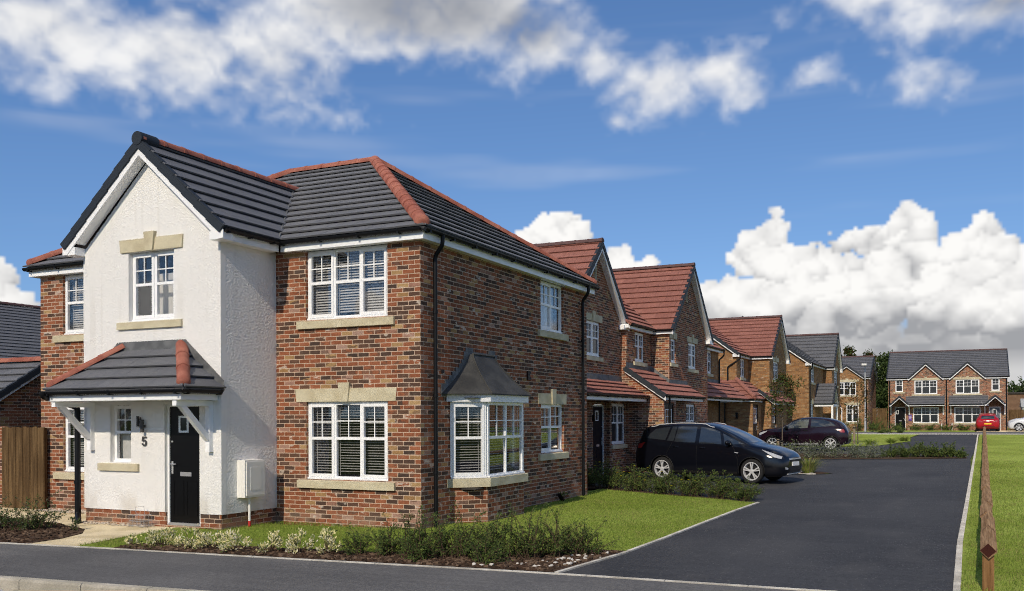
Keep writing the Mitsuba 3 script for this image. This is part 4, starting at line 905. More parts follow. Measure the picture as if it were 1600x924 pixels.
downpipe(HE, [(-2.0, 33.98, 4.98), (-2.0, 33.98, 4.75), (-2.62, 33.92, 4.35), (-2.62, 33.92, 2.9)])
FEw, SEw = front(33.0), side(-1.2)
brick_wall(HE, FEw, sbox(-2.75, -.2, -1.2, 2.66), bsdf='brick_buff', bricks=False); brick_wall(HE, SEw, sbox(33.0, -.2, 35.2, 2.66), [(33.12, 34.35, .2, 2.45)], bsdf='brick_buff', bricks=False)
door(HE, SEw, 33.13, 34.34, .22, 2.44, 'brown_door', frame='brown_door', glass=(.12, .88, .60, .93), grid=True, handle='r', letter=0, detail=False)
mb = MB(); mb.box(-2.8, -2.75, 33.0, 34.0, -.2, 2.66); obj('wall', mb, 'brick_buff', HE.key)
brick_wall(HE, front(35.2), sbox(-1.2, -.2, -.72, 2.62), bsdf='brick_buff', bricks=False); brick_wall(HE, side(-.72), sbox(35.2, -.2, 38.4, 2.62), [(35.6, 36.7, .2, 2.45)], bsdf='brick_buff', bricks=False)
door(HE, side(-.72), 35.61, 36.69, .22, 2.44, 'black_door', frame='black_plastic', glass=(.2, .8, .6, .93), grid=True, handle='r', letter=0, detail=False)
m = MB(); m.box(-2.02, -1.92, 32.9, 33.0, 1.75, 2.05); obj('wall_lamp', m, 'black_plastic', HE.key)
roof_plane(HE, [(-3.6, 32.78, 2.70), (-1.0, 32.78, 2.70), (-2.2, 33.98, 3.68), (-3.5, 33.98, 3.68)], 'tile_red', gauge=.33, name='lean_to_roof')
roof_plane(HE, [(-1.0, 32.78, 2.70), (-1.0, 36.9, 2.70), (-2.2, 36.9, 3.68), (-2.2, 33.98, 3.68)], 'tile_red', gauge=.33, name='lean_to_roof')
roof_plane(HE, [(-.50, 35.0, 2.60), (-.50, 41.4, 2.60), (-1.09, 41.4, 3.06), (-1.09, 35.0, 3.06)], 'tile_red', gauge=.33, name='lean_to_roof'); barge(HE, (-1.3, 35.0, 3.22), (-.50, 35.0, 2.60), (0, -1, 0), h=.10)
ridge_line(HE, (-1.06, 32.84, 2.80), (-2.2, 33.98, 3.74), 'tile_red', r=.12); ridge_line(HE, (-3.5, 32.84, 2.80), (-3.05, 33.98, 3.74), 'tile_red', r=.12)
flash(HE, (-2.2, 34.0, 3.66), (-2.2, 36.9, 3.66), .15, (1, 0, 0)); flash(HE, (-1.1, 36.9, 3.06), (-1.1, 41.4, 3.06), .2, (1, 0, 0))
fascia_run(HE, (-3.5, 32.86, 2.56), (-1.08, 32.86, 2.56), (0, -1, 0), h=.13); fascia_run(HE, (-1.08, 32.86, 2.56), (-1.08, 34.9, 2.56), (1, 0, 0), h=.13); fascia_run(HE, (-.58, 35.05, 2.46), (-.58, 41.4, 2.46), (1, 0, 0), h=.13, soffit=0)
downpipe(HE, [(-2.55, 32.93, 2.66), (-2.55, 32.93, .2)])
HE.finish({'roof_tile': 120})

# fifth house: buff brick, dark roof, gabled porch
HG = House(thing('detached_house', 'buff brick house with dark tiled roof and dark gabled porch on white posts', 'house'))
FG, SG, SGb = front(45.5), side(-.35), side(.20); Yg = 54.2
brick_wall(HG, FG, Polygon([(-8.2, -.2), (-.35, -.2), (-.35, 5.10), (-4.3, 7.95), (-8.2, 5.1)]), bsdf='brick_buff', bricks=False)
brick_wall(HG, SG, sbox(45.5, -.2, 52.0, 5.10), [(46.5, 47.9, 3.95, 4.95), (46.4, 47.5, 1.2, 2.62)], bsdf='brick_buff', bricks=False); win(HG, SG, 46.5, 47.9, 3.95, 4.95, lint=False); win(HG, SG, 46.4, 47.5, 1.2, 2.62)
brick_wall(HG, front(52.0), sbox(-.35, -.2, .20, 5.10), bsdf='brick_buff', bricks=False)
brick_wall(HG, SGb, Polygon([(52, -.2), (56.6, -.2), (56.6, 5.1), (Yg, 7.15), (52, 5.1)]), [(53.2, 55.2, 3.95, 4.95)], bsdf='brick_buff', bricks=False); win(HG, SGb, 53.2, 55.2, 3.95, 4.95)
roof_plane(HG, [(-.15, 45.32, 5.08), (-.15, 51.8, 5.08), (-3.9, Yg, 7.8), (-4.3, Yg, 8.06), (-4.3, 45.32, 8.06)], 'tile_grey'); roof_plane(HG, [(-.18, 51.8, 5.08), (.40, 51.8, 5.08), (.40, Yg, 7.44), (-3.7, Yg, 7.44)], 'tile_grey')
roof_plane(HG, [(.40, 56.8, 5.08), (-4, 56.8, 5.08), (-4, Yg, 7.44), (.40, Yg, 7.44)], 'tile_grey', tiles=False); roof_plane(HG, [(-8.4, 57, 5.08), (-8.4, 45.32, 5.08), (-4.3, 45.32, 8.06), (-4.3, 57, 8.06)], 'tile_grey', tiles=False)
ridge_line(HG, (.40, Yg, 7.47), (-3.8, Yg, 7.47), 'tile_mauve', r=.11)
barge(HG, (-4.3, 45.32, 8.06), (-.15, 45.32, 5.08), (0, -1, 0), h=.14); barge(HG, (.40, Yg, 7.44), (.40, 56.8, 5.08), (1, 0, 0)); barge(HG, (.40, Yg, 7.44), (.40, 51.8, 5.08), (1, 0, 0), h=.16)
m = MB(); m.box(-.52, -.17, 45.36, 45.49, 4.92, 5.07); obj('box_end', m, 'upvc', HG.key); m = MB(); m.box(.21, .39, 56.3, 56.76, 4.92, 5.07); obj('box_end', m, 'upvc', HG.key)
fascia_run(HG, (-.21, 45.4, 4.94), (-.21, 51.85, 4.94), (1, 0, 0), h=.14); fascia_run(HG, (-.19, 51.86, 4.94), (.37, 51.86, 4.94), (0, -1, 0), h=.14)
downpipe(HG, [(-.14, 45.62, 5.06), (-.14, 45.62, 4.8), (-.28, 45.62, 4.6), (-.28, 45.62, .3)])
roof_plane(HG, [(-.34, 47.7, 2.62), (.82, 47.7, 2.62), (.82, 49.1, 3.92), (-.34, 49.1, 3.92)], 'tile_grey', gauge=.33, name='porch_roof'); roof_plane(HG, [(.82, 50.5, 2.62), (-.34, 50.5, 2.62), (-.34, 49.1, 3.92), (.82, 49.1, 3.92)], 'tile_grey', name='porch_roof', tiles=False)
barge(HG, (.82, 49.1, 3.92), (.82, 47.7, 2.62), (1, 0, 0), h=.12); barge(HG, (.82, 49.1, 3.92), (.82, 50.5, 2.62), (1, 0, 0), h=.12)
for q in ((-.34, .78, 47.80, 47.92, 2.46, 2.62), (.66, .78, 47.80, 47.92, .3, 2.46), (.66, .78, 50.2, 50.32, .3, 2.46), (.66, .78, 47.92, 50.2, 2.46, 2.6)):
    m = MB(); m.box(*q); obj('porch_post' if q[5] < 2.5 else 'porch_beam', m, 'upvc', HG.key)
door(HG, SG, 48.5, 49.6, .34, 2.4, 'brown_door'); HG.finish({'roof_tile': 60})

# sixth house, facing down the drive
HI = House(thing('detached_house', 'buff brick house with small front gable and dark roof left of the lamp post', 'house'))
FI = front(76.)
brick_wall(HI, FI, Polygon([(-7, 0), (.42, 0), (.42, 5.30), (-.02, 5.30), (-1.4, 6.25), (-2.8, 5.30), (-7, 5.30)]), [(-2.15, -.60, 3.72, 4.92), (-1.45, -.38, 1.30, 2.85)], bsdf='brick_buff', bricks=False)
brick_wall(HI, side(.42), Polygon([(76, 0), (84.2, 0), (84.2, 5.3), (80.1, 7.25), (76, 5.3)]), bricks=False)
win(HI, FI, -2.15, -.60, 3.72, 4.92, n=3, lh=.22, ext=.2); win(HI, FI, -1.45, -.38, 1.30, 2.85, n=2)
roof_plane(HI, [(-7, 75.8, 5.30), (.62, 75.8, 5.30), (.62, 80.1, 7.38), (-7, 80.1, 7.38)], 'tile_grey', cut=[[(-2.95, 75.8, 5.3), (.13, 75.8, 5.3), (-1.4, 77.8, 6.4)]]); roof_plane(HI, [(.62, 84.4, 5.3), (-7, 84.4, 5.3), (-7, 80.1, 7.38), (.62, 80.1, 7.38)], 'tile_grey', tiles=False)
for s in (-1, 1): roof_plane(HI, [(-1.4 + s * 1.55, 75.75, 5.30), (-1.4 + s * 1.55, 75.85, 5.30), (-1.4, 77.85, 6.45), (-1.4, 75.75, 6.45)], 'tile_grey'); barge(HI, (-1.4, 75.74, 6.45), (-1.4 + s * 1.55, 75.74, 5.30), (0, -1, 0), h=.13)
ridge_line(HI, (-7, 80.1, 7.41), (.62, 80.1, 7.41), 'tile_mauve', r=.11); barge(HI, (.62, 80.1, 7.38), (.62, 75.8, 5.3), (1, 0, 0)); barge(HI, (.62, 80.1, 7.38), (.62, 84.4, 5.3), (1, 0, 0))
fascia_run(HI, (.1, 75.86, 5.16), (.6, 75.86, 5.16), (0, -1, 0), h=.14); downpipe(HI, [(.30, 75.95, 5.2), (.30, 75.95, .5)])
roof_plane(HI, [(-3.6, 75.0, 2.75), (-1.75, 75.0, 2.75), (-2.3, 76, 3.6), (-3.6, 76, 3.6)], 'tile_mauve', name='porch_roof'); fascia_run(HI, (-3.6, 75.06, 2.6), (-1.8, 75.06, 2.6), (0, -1, 0), h=.13)
m = MB(); m.box(-2.15, -2.05, 75.06, 75.16, .5, 2.6); m.box(-1.85, -1.78, 75.8, 75.99, .5, 2.6); obj('porch_post', m, 'upvc', HI.key); door(HI, FI, -3.1, -2.2, .5, 2.55, 'black_door')
HI.finish({'roof_tile': 60})

# the pair of houses that closes the drive
HJ = House(thing('semi_detached_houses', 'wide pair of brick houses with one dark roof and two small white edged gables', 'house'))
FJ = front(79.0); ejz, rjz = 5.27, 7.86; ga = (5.05, 8.45)
top = [(1.9, 0), (11.6, 0), (11.6, ejz)]
for g_ in ga[::-1]: top += [(g_ + 1.28, ejz), (g_, 6.42), (g_ - 1.28, ejz)]
hJ = [(g_ - .95, g_ + .95, 3.80, 5.06) for g_ in ga] + [(2.5, 3.15, 4.02, 5.14), (10.35, 11.0, 4.02, 5.14), (2.45, 3.35, .5, 2.62), (10.15, 11.05, .5, 2.62)] + [(3.98, 6.12, 1.20, 2.62), (7.38, 9.52, 1.20, 2.62)]
brick_wall(HJ, FJ, Polygon(top + [(1.9, ejz)]), hJ, bricks=False)
brick_wall(HJ, side(11.6), Polygon([(79, 0), (87.4, 0), (87.4, ejz), (83.2, 7.7), (79, ejz)]), bricks=False)
for g_ in ga:
    win(HJ, FJ, g_ - .95, g_ + .95, 3.80, 5.06, n=3, ext=.22, lh=.20); 
    for s in (-1, 1): roof_plane(HJ, [(g_ + s * 1.48, 78.74, ejz - .03), (g_ + s * 1.48, 78.9, ejz - .03), (g_, 80.72, 6.62), (g_, 78.74, 6.62)], 'tile_grey'); barge(HJ, (g_, 78.73, 6.62), (g_ + s * 1.48, 78.73, ejz - .03), (0, -1, 0), h=.15)
for u0 in (2.5, 10.35): win(HJ, FJ, u0, u0 + .65, 4.02, 5.14, n=1, lint=False, ext=.16)
for u0 in (3.98, 7.38): win(HJ, FJ, u0, u0 + 2.14, 1.20, 2.62, n=3, lint=False, ext=.06)
roof_plane(HJ, [(1.75, 78.8, ejz), (11.75, 78.8, ejz), (11.75, 83.2, rjz), (1.75, 83.2, rjz)], 'tile_grey', cut=[[(g_ - 1.46, 78.8, ejz), (g_ + 1.46, 78.8, ejz), (g_, 80.7, 6.5)] for g_ in ga])
roof_plane(HJ, [(11.75, 87.6, ejz), (1.75, 87.6, ejz), (1.75, 83.2, rjz), (11.75, 83.2, rjz)], 'tile_grey', tiles=False)
ridge_line(HJ, (1.75, 83.2, rjz + .03), (11.75, 83.2, rjz + .03), 'tile_mauve', r=.11)
barge(HJ, (11.75, 83.2, rjz), (11.75, 78.8, ejz), (1, 0, 0)); barge(HJ, (1.75, 83.2, rjz), (1.75, 78.8, ejz), (-1, 0, 0))
for a, b in ((1.75, 3.6), (6.5, 7.0), (9.9, 11.75)): fascia_run(HJ, (a, 78.86, ejz - .16), (b, 78.86, ejz - .16), (0, -1, 0), h=.15)
for x in (6.75, 2.0, 11.52): downpipe(HJ, [(x, 78.92, ejz - .1), (x, 78.92, .5)], r=.045)
for a, b, gx, s in ((2.75, 6.62, 2.9, 1), (6.98, 10.6, 10.6, -1)):
    lo, hi = (3.4, 6.62) if s > 0 else (6.98, 10.1)
    roof_plane(HJ, [(lo, 77.95, 2.86), (hi, 77.95, 2.86), (hi, 78.99, 3.62), (lo, 78.99, 3.62)], 'tile_grey', name='porch_roof'); fascia_run(HJ, (lo, 78.0, 2.72), (hi, 78.0, 2.72), (0, -1, 0), h=.14, soffit=.85)
    for t in (-1, 1): roof_plane(HJ, [(gx + t * .80, 77.7, 2.86), (gx + t * .80, 78.99, 2.86), (gx, 78.99, 3.62), (gx, 77.7, 3.62)], 'tile_grey', name='porch_roof'); barge(HJ, (gx, 77.69, 3.62), (gx + t * .80, 77.69, 2.86), (0, -1, 0), h=.13)
    door(HJ, FJ, gx - .45, gx + .45, .52, 2.61, 'black_door' if s > 0 else 'grey_door', glass=(.35, .65, .70, .90) if s < 0 else (.1, .3, .74, .88), handle='r')
    for x in (gx - .78, gx + .78, (6.5 if s > 0 else 7.1)):
        m = MB(); m.box(x - .05, x + .05, 78.85, 78.99, 1.95, 2.72); m.obox((x, 78.5, 2.45), (.04, 0, 0), (0, .33, -.33), (0, .03, .03)); obj('gallows_bracket', m, 'upvc', HJ.key)
for x in (6.35, 7.2):
    m = MB(); m.tube([(x, 78.9, .5), (x, 78.9, 1.15)], .05, 8); obj('gas_pipe', m, 'meter_white', HJ.key)
HJ.finish({'roof_tile': 80})
SGN = thing('estate_sign', 'small purple notice on the brick wall right of the far black door', 'sign')
m = MB(); m.box(3.62, 4.0 - .12, 78.90, 78.93, 1.42, 1.95); obj('board', m, 'purple_sign', SGN)
for i, w_ in enumerate((.16, .20, .13)):
    m = MB(); m.box(3.75 - w_ / 2, 3.75 + w_ / 2, 78.894, 78.9, 1.80 - i * .11, 1.84 - i * .11); obj('lettering', m, 'plate_white', SGN)

# neighbours beyond the side gate
HK = House(thing('garage', 'low brick garage with dark roof and red ridge behind the side gate', 'garage'))
brick_wall(HK, side(-13.), Polygon([(1.3, -.3), (5.1, -.3), (5.1, 2.1), (3.15, 3.2), (1.3, 2.1)]), bsdf='brick_red')
roof_plane(HK, [(-20, 1.1, 2.05), (-12.85, 1.1, 2.05), (-12.85, 3.15, 3.32), (-20, 3.15, 3.32)], 'tile_grey'); roof_plane(HK, [(-12.85, 5.2, 2.05), (-20, 5.2, 2.05), (-20, 3.15, 3.32), (-12.85, 3.15, 3.32)], 'tile_grey', tiles=False)
ridge_line(HK, (-20, 3.15, 3.36), (-12.85, 3.15, 3.36), 'ridge_red'); barge(HK, (-12.85, 3.15, 3.32), (-12.85, 1.1, 2.05), (1, 0, 0), h=.13); barge(HK, (-12.85, 3.15, 3.32), (-12.85, 5.2, 2.05), (1, 0, 0), h=.13)
mb = MB(); mb.box(-20, -13.1, 1.3, 1.4, -.3, 2.1); obj('wall', mb, 'brick_red', HK.key); HK.finish({'brick': 60, 'roof_tile': 60})
HL = House(thing('detached_house', 'house showing only its long dark tiled roof above the garage on the left', 'house'))
mb = MB(); mb.box(-45, -34.3, 12, 34, -.3, 4.8); obj('wall', mb, 'brick_red', HL.key)
roof_plane(HL, [(-34, 11.5, 4.75), (-34, 34.5, 4.75), (-39.5, 34.5, 8.15), (-39.5, 11.5, 8.15)], 'tile_grey', gauge=.36); roof_plane(HL, [(-45, 34.5, 4.75), (-45, 11.5, 4.75), (-39.5, 11.5, 8.15), (-39.5, 34.5, 8.15)], 'tile_grey', tiles=False)
ridge_line(HL, (-39.5, 11.5, 8.2), (-39.5, 34.5, 8.2), 'tile_mauve', r=.13); fascia_run(HL, (-34.1, 11.5, 4.58), (-34.1, 34.5, 4.58), (1, 0, 0), brackets=False); HL.finish({'roof_tile': 80})

# ------------------------------------------------------------------ vehicles
from scipy.interpolate import PchipInterpolator
class Car:
    """A car body lofted through cross-sections along x (forwards); panels, lamps and glass are laid on its skin."""
    def __init__(s, st, wheels, wr=.325, ww=.20, arch=.375):
        st = np.array(sorted(st), float); s.x0, s.x1 = st[0, 0], st[-1, 0]
        s.fn = [PchipInterpolator(st[:, 0], st[:, i]) for i in range(1, 8)]; s.wheels, s.wr, s.ww, s.arch = wheels, wr, ww, arch
        s.cache = {}
    def sec(s, x):
        x = round(float(np.clip(x, s.x0, s.x1)), 4)
        if x not in s.cache:
            zb, w, zl, wl, zt, wt, zc = (float(f(x)) for f in s.fn)
            P = np.array([(0, zb), (w - .14, zb), (w - .035, zb + .07), (w, zb + (zl - zb) * .42), (w - .012, zb + (zl - zb) * .75), (wl, zl), (wl + (wt - wl) * .45, zl + (zt - zl) * .5), (wt, zt), (wt * .80, zt + .55 * (zc - zt)), (wt * .4, zt + .9 * (zc - zt)), (0, zc)])
            t = np.r_[0, np.cumsum(np.linalg.norm(np.diff(P, axis=0), axis=1))]; q = np.sort(np.r_[np.linspace(0, t[-1], 34), t[5], t[7]])
            s.cache[x] = (np.c_[PchipInterpolator(t, P[:, 0])(q), PchipInterpolator(t, P[:, 1])(q)], P)
        return s.cache[x]
    def hw(s, x, z):
        F, P = s.sec(x); k = np.argmax(F[:, 0] > P[1, 0] - 1e-6); zz = np.maximum.accumulate(F[k:, 1]); return float(np.interp(z, zz, F[k:, 0]))
    def tz(s, x, y):
        F, P = s.sec(x); k = max(1, int(np.argmax(F[:, 1] > P[5, 1]))); return float(np.interp(abs(y), F[k:, 0][::-1], F[k:, 1][::-1]))
    def ex(s, y, z, rear):
        a, b = (s.x0, s.x0 + 1.4) if rear else (s.x1, s.x1 - 1.4)
        def inside(x):
            F, P = s.sec(x); return F[0, 1] <= z <= F[-1, 1] and s.hw(x, z) >= abs(y)
        if inside(a): return a
        for _ in range(26):
            m = (a + b) / 2
            if inside(m): b = m
            else: a = m
        return b
    def body(s):
        xs = np.unique(np.r_[np.linspace(s.x0, s.x1, 84), s.x0 + .012, s.x1 - .012]); R = []
        for x in xs:
            F = s.sec(x)[0]; R.append(np.vstack([np.c_[np.full(len(F), x), F], np.c_[np.full(len(F) - 2, x), -F[-2:0:-1, 0], F[-2:0:-1, 1]]]))
        n = len(R[0]); v = np.vstack(R); i, j = np.meshgrid(np.arange(len(xs) - 1), np.arange(n), indexing='ij')
        q = np.stack([i * n + j, (i + 1) * n + j, (i + 1) * n + (j + 1) % n, i * n + (j + 1) % n], -1).reshape(-1, 4); f = np.vstack([q[:, [0, 1, 2]], q[:, [0, 2, 3]]])
        L = len(xs) - 1; c0, c1 = len(v), len(v) + 1; v = np.vstack([v, R[0].mean(0), R[-1].mean(0)])
        f = np.vstack([f, [[c0, a, (a + 1) % n] for a in range(n)], [[c1, L * n + (a + 1) % n, L * n + a] for a in range(n)]])
        m = trimesh.Trimesh(v, f, process=True)
        if m.volume < 0: m.invert()
        M = manifold3d.Manifold(manifold3d.Mesh(np.array(m.vertices, np.float32), np.array(m.faces, np.uint32)))
        for wx in s.wheels:
            for sg in (1, -1):
                c = trimesh.creation.cylinder(s.arch, .34, sections=36); c.apply_transform(trimesh.transformations.rotation_matrix(np.pi / 2, [1, 0, 0])); c.apply_translation([wx, sg * .80, s.wr])
                M = M - manifold3d.Manifold(manifold3d.Mesh(np.array(c.vertices, np.float32), np.array(c.faces, np.uint32)))
        o = M.to_mesh(); return trimesh.Trimesh(o.vert_properties[:, :3], o.tri_verts, process=True)
    def panel(s, poly, how, off=.004, size=.07):
        """A sheet on the skin: how = 'L' or 'R' side with (x, z), 'T' top with (x, y), 'F' or 'B' end with (y, z)."""
        p = Polygon(poly).buffer(0); vs, fs = trimesh.creation.triangulate_polygon(p, engine='earcut'); m = trimesh.Trimesh(np.c_[vs, np.zeros(len(vs))], fs)
        v, f = trimesh.remesh.subdivide_to_size(m.vertices, m.faces, size, max_iter=8)
        def at(a, b):
            if how in 'LR': sg = 1 if how == 'L' else -1; return (a, sg * s.hw(a, b), b)
            if how == 'T': return (a, b, s.tz(a, b))
            return (s.ex(a, b, how == 'B'), a, b)
        w = np.array([at(a, b) for a, b in v[:, :2]])
        e = .02; g1 = np.array([at(a + e, b) for a, b in v[:, :2]]) - w; g2 = np.array([at(a, b + e) for a, b in v[:, :2]]) - w
        n = np.cross(g1, g2); n /= np.linalg.norm(n, axis=1, keepdims=True) + 1e-9; out = {'L': (0, 1, .3), 'R': (0, -1, .3), 'T': (0, 0, 1), 'F': (1, 0, .2), 'B': (-1, 0, .2)}[how]
        sg = np.sign(n @ np.array(out)); sg[sg == 0] = 1; n *= sg[:, None]; w = w + n * off
        k = f[:, [0, 2, 1]] if np.dot(np.cross(w[f[0, 1]] - w[f[0, 0]], w[f[0, 2]] - w[f[0, 0]]), out) < 0 else f
        return w, k
def wheel_meshes(r, w, rim=.73, spokes=5, double=True):
    """Tyre, rim and spokes of a wheel about the y axis, its outer face towards -y."""
    an = np.linspace(0, 2 * np.pi, 41); prof = [(r * rim, -w / 2 + .004), (r * .80, -w / 2), (r * .93, -w / 2 + .006), (r * .985, -w / 2 + .03), (r, -w / 2 + .06), (r, w / 2 - .05), (r * .9, w / 2), (r * rim, w / 2)]
    def lathe(P):
        v = np.array([[q * np.cos(a), y, q * np.sin(a)] for a in an for q, y in P]); n = len(P)
        f = np.array([[i * n + j, i * n + j + 1, (i + 1) * n + j + 1, (i + 1) * n + j] for i in range(len(an) - 1) for j in range(n - 1)]); return v, f
    ty = MB().add(*lathe(prof)); ri = MB().add(*lathe([(r * rim, -w / 2 + .003), (r * rim - .018, -w / 2 + .001), (r * rim - .03, -w / 2 + .03), (r * rim - .04, w / 2 - .03)]))
    bk = MB().add(*lathe([(r * rim - .035, -w / 2 + .085), (.02, -w / 2 + .085)])); sp = MB()
    for i in range(spokes):
        for t in ((-.16, .16) if double else (0,)):
            a = 2 * np.pi * i / spokes + np.pi / 2; b = a + t; c0 = np.array([np.cos(a + t * .5), 0, np.sin(a + t * .5)]) * .045; c1 = np.array([np.cos(b), 0, np.sin(b)]) * (r * rim - .022)
            d = c1 - c0; L = np.linalg.norm(d); d /= L; q = np.cross(d, (0, 1, 0)); wd = .017 if double else .026
            v = np.array([c0 - q * wd * .8, c0 + q * wd * .8, c1 + q * wd, c1 - q * wd]); v = np.vstack([v + [0, -w / 2 + .012, 0], v + [0, -w / 2 + .05, 0]]); v[2:4, 1] = -w / 2 + .004
            sp.add(v, [[0, 1, 2, 3], [4, 7, 6, 5], [0, 4, 5, 1], [1, 5, 6, 2], [2, 6, 7, 3], [3, 7, 4, 0]])
    sp.add(*lathe([(.062, -w / 2 + .05), (.060, -w / 2 + .006), (.03, -w / 2 + .002), (.0, -w / 2 + .001)])); return ty, ri, bk, sp
def place(mesh, M):
    v, f = mesh.mesh() if isinstance(mesh, MB) else mesh if isinstance(mesh, tuple) else (np.array(mesh.vertices), np.array(mesh.faces)); return v @ M[:3, :3].T + M[:3, 3], f
def matrix(x, y, z, deg, tilt=0.):
    a = math.radians(deg); M = np.eye(4); M[:3, :3] = [[math.cos(a), -math.sin(a), 0], [math.sin(a), math.cos(a), 0], [0, 0, 1]]; M[:3, 3] = (x, y, z)
    if tilt: t = math.radians(tilt); M[:3, :3] = M[:3, :3] @ np.array([[math.cos(t), 0, -math.sin(t)], [0, 1, 0], [math.sin(t), 0, math.cos(t)]])
    return M
def make_car(key, car, M, paint, parts, spokes=5, double=True, seams=(), mirror=None, handles=(), roof=None, rails=False):
    obj('body', place(car.body(), M), paint, key, smooth=32)
    for name, bsdf, poly, how, off in parts:
        for h_ in ('LR' if how == 'LR' else how):
            obj(name, place(car.panel(poly, h_, off), M), bsdf, key, smooth=True)
    for line in seams:
        for sg in (1, -1):
            m = MB(); P = np.array(line); L = LineString(P); q = [L.interpolate(t).coords[0] for t in np.linspace(0, L.length, 14)]
            m.tube([(a, sg * (car.hw(a, b) + .0005), b) for a, b in q], .0045, 5); obj('door_seam', place(m, M), 'car_trim', key)
    ty, ri, bk, sp = wheel_meshes(car.wr, car.ww, spokes=spokes, double=double)
    for wx in car.wheels:
        for sg in (-1, 1):
            W = np.eye(4); W[:3, :3] = np.diag([1, 1, 1]) if sg < 0 else np.diag([-1, -1, 1]); W[:3, 3] = (wx, sg * (car.hw(wx, car.wr + .42) - car.ww / 2 - .005), car.wr); Q = M @ W
            k = obj('wheel', place(bk, Q), 'car_trim', key); obj('tyre', place(ty, Q), 'tyre', k, smooth=35); obj('rim', place(ri, Q), 'alloy', k, smooth=35); obj('spokes', place(sp, Q), 'alloy', k, smooth=20)
            m = MB(); an = np.linspace(-.15, np.pi + .15, 22); m.tube([(wx + math.cos(a) * (car.arch - .006), sg * (car.hw(wx + math.cos(a) * car.arch, max(.24, car.wr + math.sin(a) * car.arch)) - .004), car.wr + math.sin(a) * (car.arch - .006)) for a in an], .010, 6); obj('wheel_arch', place(m, M), 'car_trim', key, smooth=50)
    if mirror:
        for sg in (1, -1):
            s_ = trimesh.creation.icosphere(subdivisions=3); s_.apply_scale([.085, .115, .075]); v = np.array(s_.vertices); v[:, 0] = np.maximum(v[:, 0], -.045); y = car.hw(mirror[0], mirror[1]) + .10
            m = MB().add(v + [mirror[0], sg * y, mirror[1]], s_.faces); m.tube([(mirror[0] + .02, sg * (y - .16), mirror[1] - .05), (mirror[0] + .01, sg * y, mirror[1] - .03)], .025, 6); obj('mirror', place(m, M), mirror[2], key, smooth=40)
    for x, z in handles:
        for sg in (1, -1):
            m = MB(); y = car.hw(x, z); m.tube([(x - .095, sg * (y + .003), z), (x - .06, sg * (y + .026), z + .004), (x + .06, sg * (y + .026), z + .006), (x + .095, sg * (y + .003), z + .004)], .013, 7); obj('door_handle', place(m, M), mirror[2] if mirror else paint, key, smooth=40)
    if rails:
        for sg in (1, -1):
            m = MB(); m.tube([(x, sg * (float(car.fn[5](x)) - .01), float(car.fn[4](x)) + (.045 if -1.7 < x < .05 else .005)) for x in np.linspace(.2, -1.85, 16)], .014, 7); obj('roof_rail', place(m, M), 'alloy', key, smooth=40)
def end_boxes(key, M, lst):
    for name, bsdf, b in lst: m = MB(); m.box(*b); obj(name, place(m, M), bsdf, key)
def plate_text(key, M, text, x, z, h=.072, rear=False):
    m = meshkit.text_mesh(text, h, .003, bold=True); v = np.array(m.vertices); v[:, 0] -= (v[:, 0].max() + v[:, 0].min()) / 2; w = np.c_[np.full(len(v), 0.), v[:, 0], v[:, 1]]
    w[:, 0] = x + (1 if not rear else -1) * v[:, 2]; w[:, 1] *= (1 if not rear else -1); w[:, 2] += z - h / 2; obj('registration', place((w, np.array(m.faces)), M), 'print_black', key)

MPV = Car([(2.33, .34, .50, .60, .46, .66, .36, .69), (2.27, .26, .68, .66, .62, .73, .50, .765), (2.10, .20, .80, .77, .73, .835, .61, .87), (1.75, .19, .885, .88, .80, .945, .69, .99), (1.30, .19, .905, .955, .835, 1.03, .725, 1.09), (1.0, .19, .91, .975, .85, 1.155, .73, 1.235), (.6, .19, .91, .99, .852, 1.345, .695, 1.42),
           (.2, .19, .91, 1.005, .852, 1.495, .65, 1.565), (-.2, .19, .91, 1.02, .85, 1.56, .625, 1.63), (-.8, .19, .91, 1.045, .85, 1.575, .61, 1.65), (-1.4, .19, .905, 1.075, .84, 1.545, .595, 1.62), (-1.85, .21, .89, 1.10, .83, 1.51, .60, 1.585), (-2.07, .25, .87, 1.10, .80, 1.43, .60, 1.50), (-2.17, .28, .84, 1.05, .78, 1.24, .64, 1.28), (-2.26, .32, .80, .97, .74, 1.05, .62, 1.08), (-2.33, .38, .72, .84, .66, .92, .52, .94)], (1.40, -1.36), .335, .21, .385)
K1 = thing('parked_car', 'black people carrier parked across the drive in front of the red roofed houses', 'car')
M1 = matrix(1.80, 13.10, gz(13.1) + .002, -10); M1[:3, 0] *= .955
